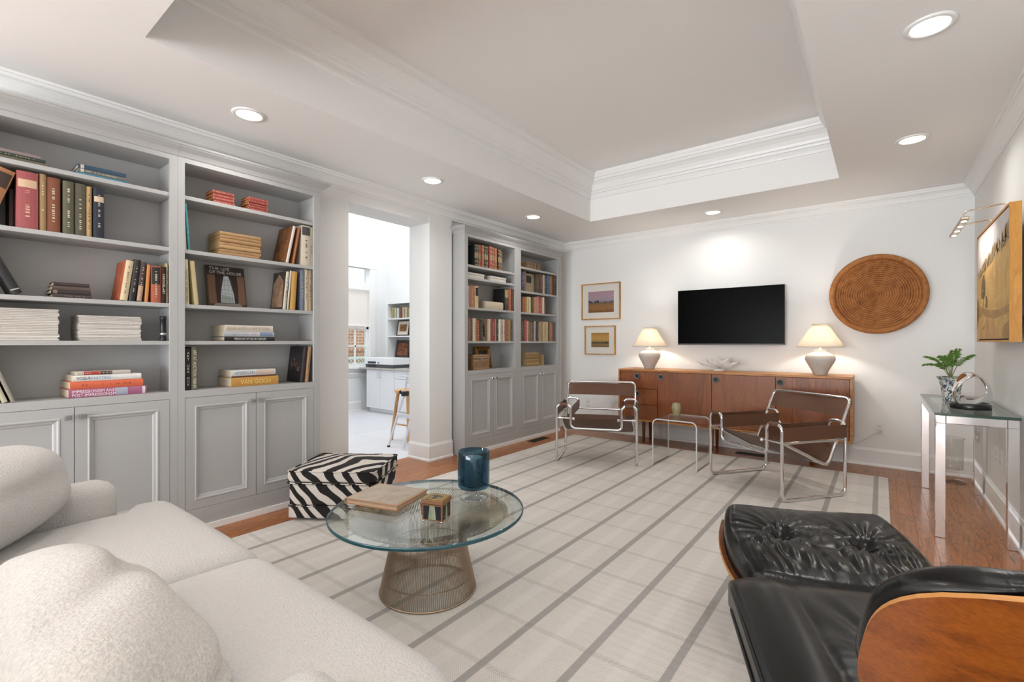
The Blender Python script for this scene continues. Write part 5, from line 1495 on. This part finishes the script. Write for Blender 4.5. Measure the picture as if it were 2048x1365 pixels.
# face-out cover: The Life of the House
lf = empty('cover_book', (-3.56, 1.252, 1.441)); lf.rotation_euler = (0, -.2, 0)
tag(lf, 'large picture book facing out with a draped window on its cover', 'book', BOOKG)
GLS = lambda n, c: mat(n, c, .28)
MB().box(-.022, 0, 0, .247, 0, .292).build('cover', GLS('cover_umber', '4a3a30'), lf)
MB().box(-.019, -.003, .003, .249, .003, .294).build('pages', PAGEW, lf)
m = MB(); X0 = .0006
def fp(pts, mi, l=0): m.poly([(X0 + l * .0002, y, z) for y, z in pts], mi)
fp([(.004, .004), (.243, .004), (.243, .288), (.004, .288)], 0)
fp([(.008, .02), (.06, .02), (.06, .225), (.008, .225)], 1, 1); fp([(.187, .02), (.239, .02), (.239, .225), (.187, .225)], 1, 1)
fp([(.078, .03), (.17, .03), (.165, .12), (.15, .19), (.138, .222), (.11, .222), (.098, .19), (.083, .12)], 2, 2)
fp([(.055, .235), (.11, .228), (.098, .17), (.083, .1), (.08, .03), (.056, .03), (.052, .14)], 3, 3); fp([(.193, .235), (.138, .228), (.15, .17), (.165, .1), (.168, .03), (.192, .03), (.196, .14)], 3, 3)
fp([(.084, .03), (.163, .03), (.158, .075), (.09, .085)], 4, 3)
for k in range(4): fp([(.088 + k * .022, .035), (.0895 + k * .022, .035), (.0895 + k * .022, .205), (.088 + k * .022, .205)], 5, 4)
for k in range(5): fp([(.086, .06 + k * .032), (.162, .06 + k * .032), (.162, .0615 + k * .032), (.086, .0615 + k * .032)], 5, 4)
fp([(.03, .008), (.22, .008), (.2, .026), (.05, .026)], 6, 3)
m.build('cover_picture', [GLS('pr_dark', '3b332e'), GLS('pr_room', '7a5a44'), GLS('pr_light', 'c3cdd0'), GLS('pr_curtain', '2c201c'), GLS('pr_mist', '9fb0a8'), GLS('pr_bar', '6a6a66'), GLS('pr_sill', '8d857c')], lf)
lettering(lf, 'THE LIFE', 'd8d4cc', (.0018, .02, .262), (0, 1, 0), (0, 0, 1), .13, .02, 'title'); lettering(lf, 'OF THE HOUSE', 'd8d4cc', (.0018, .02, .235), (0, 1, 0), (0, 0, 1), .205, .02, 'title')
leaning('stone-patterned tall book leaning right on third shelf beside the opening', 1.684, 1.436, .024, .28, .19, '3a342e', .1, spine='d8ccb4', ink='5a4a38', cover=('9a7a60', '6a5040'))
leaning('green-covered white book leaning in the right group of third shelf', 1.714, 1.436, .014, .29, .19, '5a6a54', .09, spine='d9d2c2')
leaning('golden yellow book leaning in the right group of third shelf', 1.738, 1.436, .04, .285, .18, 'd09a2c', .06)
stack([(1.301, 1.629, .03, '1d1c1e', {'title': 'FRENCH ART OF THE 18TH CENTURY', 'tcol': 'd8d4cc', 'tfit': (.18, .82), 'w': .22}), (1.299, 1.624, .032, 'b6bcc2', {'ink': '8a94a8', 'bands': [(.03, .3, '7d92b4'), (.3, .55, 'c8c4c6')], 'w': .21}), (1.304, 1.617, .045, 'd9cfc0', {'title': 'RALPH LAUREN A WAY OF LIVING', 'tcol': 'a89478', 'tfit': (.05, .93), 'w': .22})], N_ - .005, 1.207, '',
      ['black art book at the bottom of the three-book stack', 'pale blue and white book in the middle of the three-book stack', 'thick cream book on top of the three-book stack'])
art = ROWS['b5']
book('black spined art book with white capitals standing above the right cupboards', (N_, art[0][0], .8972), art[0][1] - .002, art[0][2] - .002, .2, '191310')
anb = [o for o in D.objects if o.get('label', '').startswith('black spined art book')][0]
for k, ch in enumerate('ART USA NOW'):
    if ch != ' ': lettering(anb, ch, 'cfc6b8', (.0064, .009, art[0][2] * (.86 - .075 * k)), (0, 1, 0), (0, 0, 1), .013, .014, 'title')
book('olive spined auction book standing beside the black art book', (N_, art[1][0], .8972), art[1][1] - .002, art[1][2], .2, '6e6a50', title='ART AT AUCTION 1968-69', tcol='d8d4c4', tfit=(.06, .95))
stack([(1.342, 1.655, .062, 'd09420', {'title': 'VAN GOGH', 'tcol': 'e8c878', 'tfit': (.18, .82), 'w': .22}), (1.345, 1.642, .011, '6a3a2c', {'w': .2}), (1.345, 1.634, .04, 'd9dad8', {'title': 'AMERICAN', 'tcol': '6c8298', 'tfit': (.06, .5), 'bands': [(.05, .46, 'd8bfae')], 'w': .2})], N_ - .004, .897, '',
      ['thick golden yellow painter monograph at the bottom of its stack', 'thin maroon book between the yellow and white books', 'white and peach book on top of the yellow one'])
cb_ = leaning('dark book with city lights on its cover leaning above the right cupboards', 1.815, .897, .026, .27, .2, '1d1a1e', .11, spine='3a3038', rough=.35)
m = MB()
rg = random.Random(4)
for k in range(26):
    x = -.03 - rg.random() * .14; z = .10 + rg.random() ** 2 * .06 + .02 * sin(x * 40)
    m.poly([(x, -.0006, z), (x + .004, -.0006, z), (x + .004, -.0006, z + .008 + .01 * rg.random()), (x, -.0006, z + .006)])
m.build('cover_lights', mat('gold_print', 'c08a5a', .5), cb_, kind='stuff')
leaning('tan spined book leaning last on the right above the cupboards', 1.855, .897, .026, .268, .19, 'b58a5c', .1, ink='6a4a2c')
# --- far bookcase extras
def facing(label, y0, y1, z, h, col, fig, figc, x=-3.50):
    r_ = empty('cover_book', (x, y0, z + .0002)); tag(r_, label, 'book', BOOKG)
    MB().box(-.02, 0, 0, y1 - y0, 0, h).build('cover', cloth(col), r_)
    MB().box(-.017, -.003, .002, y1 - y0 + .0015, .002, h + .0015).build('pages', PAGE, r_)
    MB().poly([(.0006, a, b_) for a, b_ in fig]).build('cover_picture', cloth(figc), r_)
facing('tan book facing out with a black figure on its cover, far bookcase', 3.908, 4.026, 1.21, .245, 'a07a4c', [(.05, .05), (.085, .05), (.08, .16), (.07, .2), (.06, .2), (.05, .16)], '1a1614')
facing('beige book facing out with a dark portrait on its cover, far bookcase', 4.72, 4.945, 1.825, .24, 'a8946c', [(.06, .12), (.165, .12), (.165, .205), (.06, .205)], '201c18')
wb = [('off-white flat box at the left end, second shelf of the far left bay', 3.667, 3.925), ('off-white flat box nearer the middle, second shelf of the far left bay', 4.03, 4.31)]
for lb, y0, y1 in wb:
    b_ = tag(MB().cbox(-.2, 0, 0, y1 - y0, 0, .032, .002).build('archive_box', cloth('d8d2c6'), None, (-3.45, y0, 1.8902)), lb, 'box', 'off-white archive boxes')
    MB().cbox(-.203, .003, -.003, y1 - y0 + .003, .033, .052, .002).build('lid', cloth('dcd6ca'), b_)
book('thick cream book lying flat in the middle, left bay of far bookcase', (-3.45, 4.255, 1.5692), .085, .305, .2, 'd6c8a6', flat=True, pages=mat('grey_pages', 'a59a88', .8))
# inlaid box and gilt portrait
IN = mat('inlay_wood', '6e4c34', .5, var=(60, 'a58a66', .7))
ib = tag(MB().cbox(-.13, 0, 0, .262, 0, .118, .003).build('inlaid_box', IN, None, (-3.45, 3.752, .8972)), 'brown inlaid wooden casket with bone studs in the far bookcase', 'box')
ib.location.z = .8972
MB().cbox(-.133, .003, -.003, .265, .12, .165, .003).build('lid', IN, ib)
m = MB()
for i in range(9):
    for z in (.012, .1, .128, .155):
        y = .02 + i * .0278; m.poly([(.0036, y, z), (.0036, y + .012, z + .004), (.0036, y + .005, z + .009), (.0036, y - .005, z + .005)])
m.build('bone_inlay', mat('bone', 'cbb894', .5), ib, kind='stuff')
MB().box(.003, .006, .122, .142, .095, .135).build('hasp', PEWTER, ib)
GF = mat('gilt_frame', '8a6428', .4, .35, bump=(50, .4, .003))
gp = empty('gilt_portrait', (-3.612, 3.97, .8972)); gp.rotation_euler = (0, -.16, 0); tag(gp, 'small portrait in a gilt frame leaning behind the inlaid box', 'picture')
m = MB()
L_ = [(0, 0), (0, .02), (.022, .032), (.03, .02), (.045, .024), (.05, .006)]
vs = []
for ins, d in L_:
    vs += [(d, ins, ins), (d, .26 - ins, ins), (d, .26 - ins, .25 - ins), (d, ins, .25 - ins)]
fs = [(i * 4 + k, i * 4 + (k + 1) % 4, i * 4 + 4 + (k + 1) % 4, i * 4 + 4 + k) for i in range(len(L_) - 1) for k in range(4)]
m.add(vs, fs + [(3, 2, 1, 0)]).build('frame', GF, gp)
MB().box(.002, .006, .045, .215, .045, .205).build('canvas', mat('portrait_ground', '2c2218', .5, var=(12, '1c1610', .8)), gp)
m = MB().poly([(.0066, .13 + .03 * cos(a * pi / 8), .125 + .038 * sin(a * pi / 8)) for a in range(16)]); m.build('face', mat('portrait_face', '8a5a34', .6), gp)
MB().poly([(.0064, .075, .046), (.19, .046, 0)][:1] + [(.0064, .19, .046), (.0064, .165, .095), (.0064, .1, .095)]).build('shoulders', mat('portrait_coat', '4a3020', .6), gp)
for k in range(8):
    t = .17 / 8
    book('tan worn volume, %s from the bottom of the stack in the far right bay' % ORD[k], (-3.46 + random.uniform(-.006, .004), 4.99 + random.uniform(-.008, .008), .8972 + k * t), t - .0008, .285, .17, random.choice(['b08c4e', 'bd9a5c', 'a88446']), flat=True, group='tan volumes in the far right bay', ink='7a5a2c' if k % 3 == 0 else None)
for k in range(4):
    book('tan worn volume, %s of four standing beside the tan stack' % ORD[k], (-3.5, 5.04 + k * .034, .8972), .031, .15 - .006 * k, .12, ['b08c4e', 'a88446', 'bd9a5c', 'c0a468'][k], group='tan volumes in the far right bay', ink='7a5a2c')

# ================================================================== THINGS IN THE STUDY
HAND = mat('brushed_handle', (.7, .7, .72, 1), .25, 1.0)
ZK = .735
def cab(label, x0, x1, kind):
    r_ = empty('base_cabinet', (x0, 4.895, 0)); tag(r_, label, 'cabinet', 'white study cabinets')
    w = x1 - x0
    MB().box(0, w, .02, .59, .08, ZK).box(.02, w - .02, .06, .55, 0, .08).build('body', WHITE, r_)
    if kind == 'doors':
        for k in range(2):
            d_ = MB().cbox(k * w / 2 + .002, (k + 1) * w / 2 - .002, 0, .02, .08, ZK - .004, .002).build('door', WHITE, r_)
            xh = w / 2 + (-.035 if k == 0 else .035)
            MB().tube(fillet([(xh, 0, .6), (xh, -.03, .6), (xh, -.03, .7), (xh, 0, .7)], .012, 4), .005, 8).build('handle', HAND, d_)
    else:
        for z0, z1 in ((.08, .42), (.42, .6), (.6, ZK)):
            d_ = MB().cbox(.002, w - .002, 0, .02, z0 + .002, z1 - .002, .002).build('drawer', WHITE, r_)
            MB().tube(fillet([(w / 2 - .05, 0, z1 - .05), (w / 2 - .05, -.03, z1 - .05), (w / 2 + .05, -.03, z1 - .05), (w / 2 + .05, 0, z1 - .05)], .012, 4), .005, 8).build('handle', HAND, d_)
cab('white two-door base cabinet under the printer in the study', -7.0, -6.25, 'doors')
cab('white drawer base cabinet right of the printer cabinet in the study', -6.248, -5.5, 'drawers')
tag(MB().cbox(-7.22, -4.6, 4.87, 5.488, ZK + .001, ZK + .028, .003).build('worktop', mat('worktop_laminate', 'b7b2ac', .4)), 'long pale worktop with a dark edge running along the study wall', 'worktop')
pr_ = empty('printer', (-7.08, 4.93, ZK + .0285)); tag(pr_, 'white desktop printer with dark grey base on the study worktop', 'printer')
DG = mat('dark_grey_plastic', '4a4a4e', .5)
MB().cbox(0, .74, 0, .36, 0, .055, .006).build('base', DG, pr_); MB().cbox(-.01, .75, -.004, .35, .055, .17, .008).build('housing', WHITE, pr_)
MB().box(.08, .30, -.008, -.004, .07, .105).build('output_slot', BLACKM, pr_); MB().box(.08, .30, -.006, 0, .01, .045).build('tray_slot', BLACKM, pr_)
MB().box(.35, .39, -.006, -.004, .075, .095).build('buttons', DG, pr_)
lp = tag(MB().cbox(-6.05, -5.7, 4.98, 5.22, ZK + .0285, ZK + .042, .004).build('laptop', PEWTER), 'closed silver laptop on the study worktop near the stool', 'laptop')
tag(MB().cbox(-6.3, -6.0, 5.25, 5.45, ZK + .0285, ZK + .05, .003).box(-6.28, -6.01, 5.26, 5.44, ZK + .05, ZK + .07).build('paper_stack', mat('paper', 'e2e2e0', .8)), 'low stack of white papers behind the laptop on the worktop', 'papers')
# niche: books, frames
xs0 = -7.16
cols = ['b8a860', 'c8c4ac', 'd8d4cc', '7a4a3a', 'c4a88c', 'cabb90']
for k, c in enumerate(cols):
    o = book('%s book, %s from left on the top niche shelf in the study' % (cname(c), ORD[k]), (xs0 + .075 * k + .03, 5.53, 1.6352), .05, .2 - .006 * (k % 3), .15, c, rz=-pi / 2, group='books in the study niche', ink='6a5a4a')
book('pale green book standing last in the study niche row', (xs0 + .50, 5.53, 1.6352), .07, .17, .15, '9aa07a', rz=-pi / 2, group='books in the study niche')
for k, c in enumerate(('c8beb0', '8a5a4a')):
    book('%s book lying %s in the study niche' % (cname(c), ('flat at the bottom of two', 'on top of the other')[k]), (-6.36, 5.54, 1.6352 + .033 * k), .032, .22, .16, c, flat=True, rz=-pi / 2, group='books in the study niche')
def prop_frame(label, x, z, w, h, fc, mc, ac, lean=.16, mw=.05):
    r_ = empty('propped_picture', (x, 5.62, z + .001)); r_.rotation_euler = (-lean, 0, 0); tag(r_, label, 'picture', 'pictures propped in the study niche')
    m = MB()
    f = .02
    m.box(0, f, -.015, 0, 0, h).box(w - f, w, -.015, 0, 0, h).box(f, w - f, -.015, 0, 0, f).box(f, w - f, -.015, 0, h - f, h)
    m.build('frame', mat('pf_' + fc, fc, .5), r_)
    MB().box(f, w - f, -.008, -.002, f, h - f).build('mount', mat('pm_' + mc, mc, .7), r_)
    MB().box(f + mw, w - f - mw, -.0095, -.008, f + mw * 1.2, h - f - mw * 1.2).build('print', mat('pa_' + ac, ac, .6, var=(18, '3a2a20', .9)), r_)
prop_frame('dark framed warm picture with white mount on the middle niche shelf', -7.1, 1.313, .34, .29, '3a2a20', 'd8d0c0', 'b07838')
prop_frame('pale blue picture propped at the right of the middle niche shelf', -6.66, 1.313, .34, .28, '8aa0a0', 'bccaca', '9ab0b8', mw=.02)
prop_frame('dark still-life picture propped on the lowest niche shelf', -7.14, .905, .37, .33, '3c3430', '4a3c36', 'a05a30', mw=.03)
prop_frame('violet sketch propped at the right of the lowest niche shelf', -6.72, .905, .34, .36, '6a6480', 'a8a0b8', '7a7494', mw=.02)
# stool and white adjustable stand
BIR = wood('birch', 'b07a44', 'cf9a62', 'ddb07c', 'Z', 1.5, .5, rings=3)
st = empty('wooden_stool', (-4.575, 3.80, 0)); tag(st, 'birch wood bar stool with splayed legs standing in the study', 'stool')
MB().lathe([(.001, .58), (.155, .58), (.165, .59), (.165, .61), (.155, .62), (.001, .622)], 28).build('seat', BIR, st)
for sx in (-1, 1):
    for sy in (-1, 1):
        MB().tube([(sx * .165, sy * .13, 0), (sx * .09, sy * .085, .585)], .02, 8).build('leg', BIR, st)
for z, k in ((.2, 1), (.29, -1)):
    f = 1 - z / .585; a, b_ = .09 + .075 * f, .085 + .045 * f
    for s in (-1, 1):
        MB().tube([(-a, s * b_, z), (a, s * b_, z)] if k > 0 else [(s * a, -b_, z), (s * a, b_, z)], .011, 6).build('stretcher', BIR, st)
wsx = empty('adjustable_stand', (-4.44, 3.40, 0)); tag(wsx, 'white metal adjustable roller stand with black clamp beside the stool', 'stand')
WM = mat('white_metal', 'dcdde4', .35)
MB().tube([(0, 0, .015), (.02, .22, .62)], .014, 8).build('leg', WM, wsx); MB().tube([(.02, .215, .55), (.02, .245, .78)], .011, 8).build('post', WM, wsx)
MB().lathe([(.017, 0), (.017, .02)], 10, capb=True, capt=True).build('rubber_foot', BLACKM, wsx)
MB().cbox(-.09, .12, .235, .27, .78, .80, .004).build('bar', WM, wsx)
MB().cbox(-.005, .045, .18, .26, .565, .62, .006).build('clamp', BLACKM, wsx)
kb = MB().tube([(-.005, .21, .6), (-.045, .205, .605)], .006, 6)
for a in range(5): kb.tube([(-.045, .205, .605), (-.048, .205 + .022 * cos(a * 1.2566), .605 + .022 * sin(a * 1.2566))], .007, 6)
kb.build('star_knob', BLACKM, wsx)
MB().cbox(.0, .26, .11, .13, .33, .375, .004).build('cross_bar', WM, wsx)
MB().tube([(.26, 0, .015), (.24, .22, .62)], .014, 8).build('leg', WM, wsx)
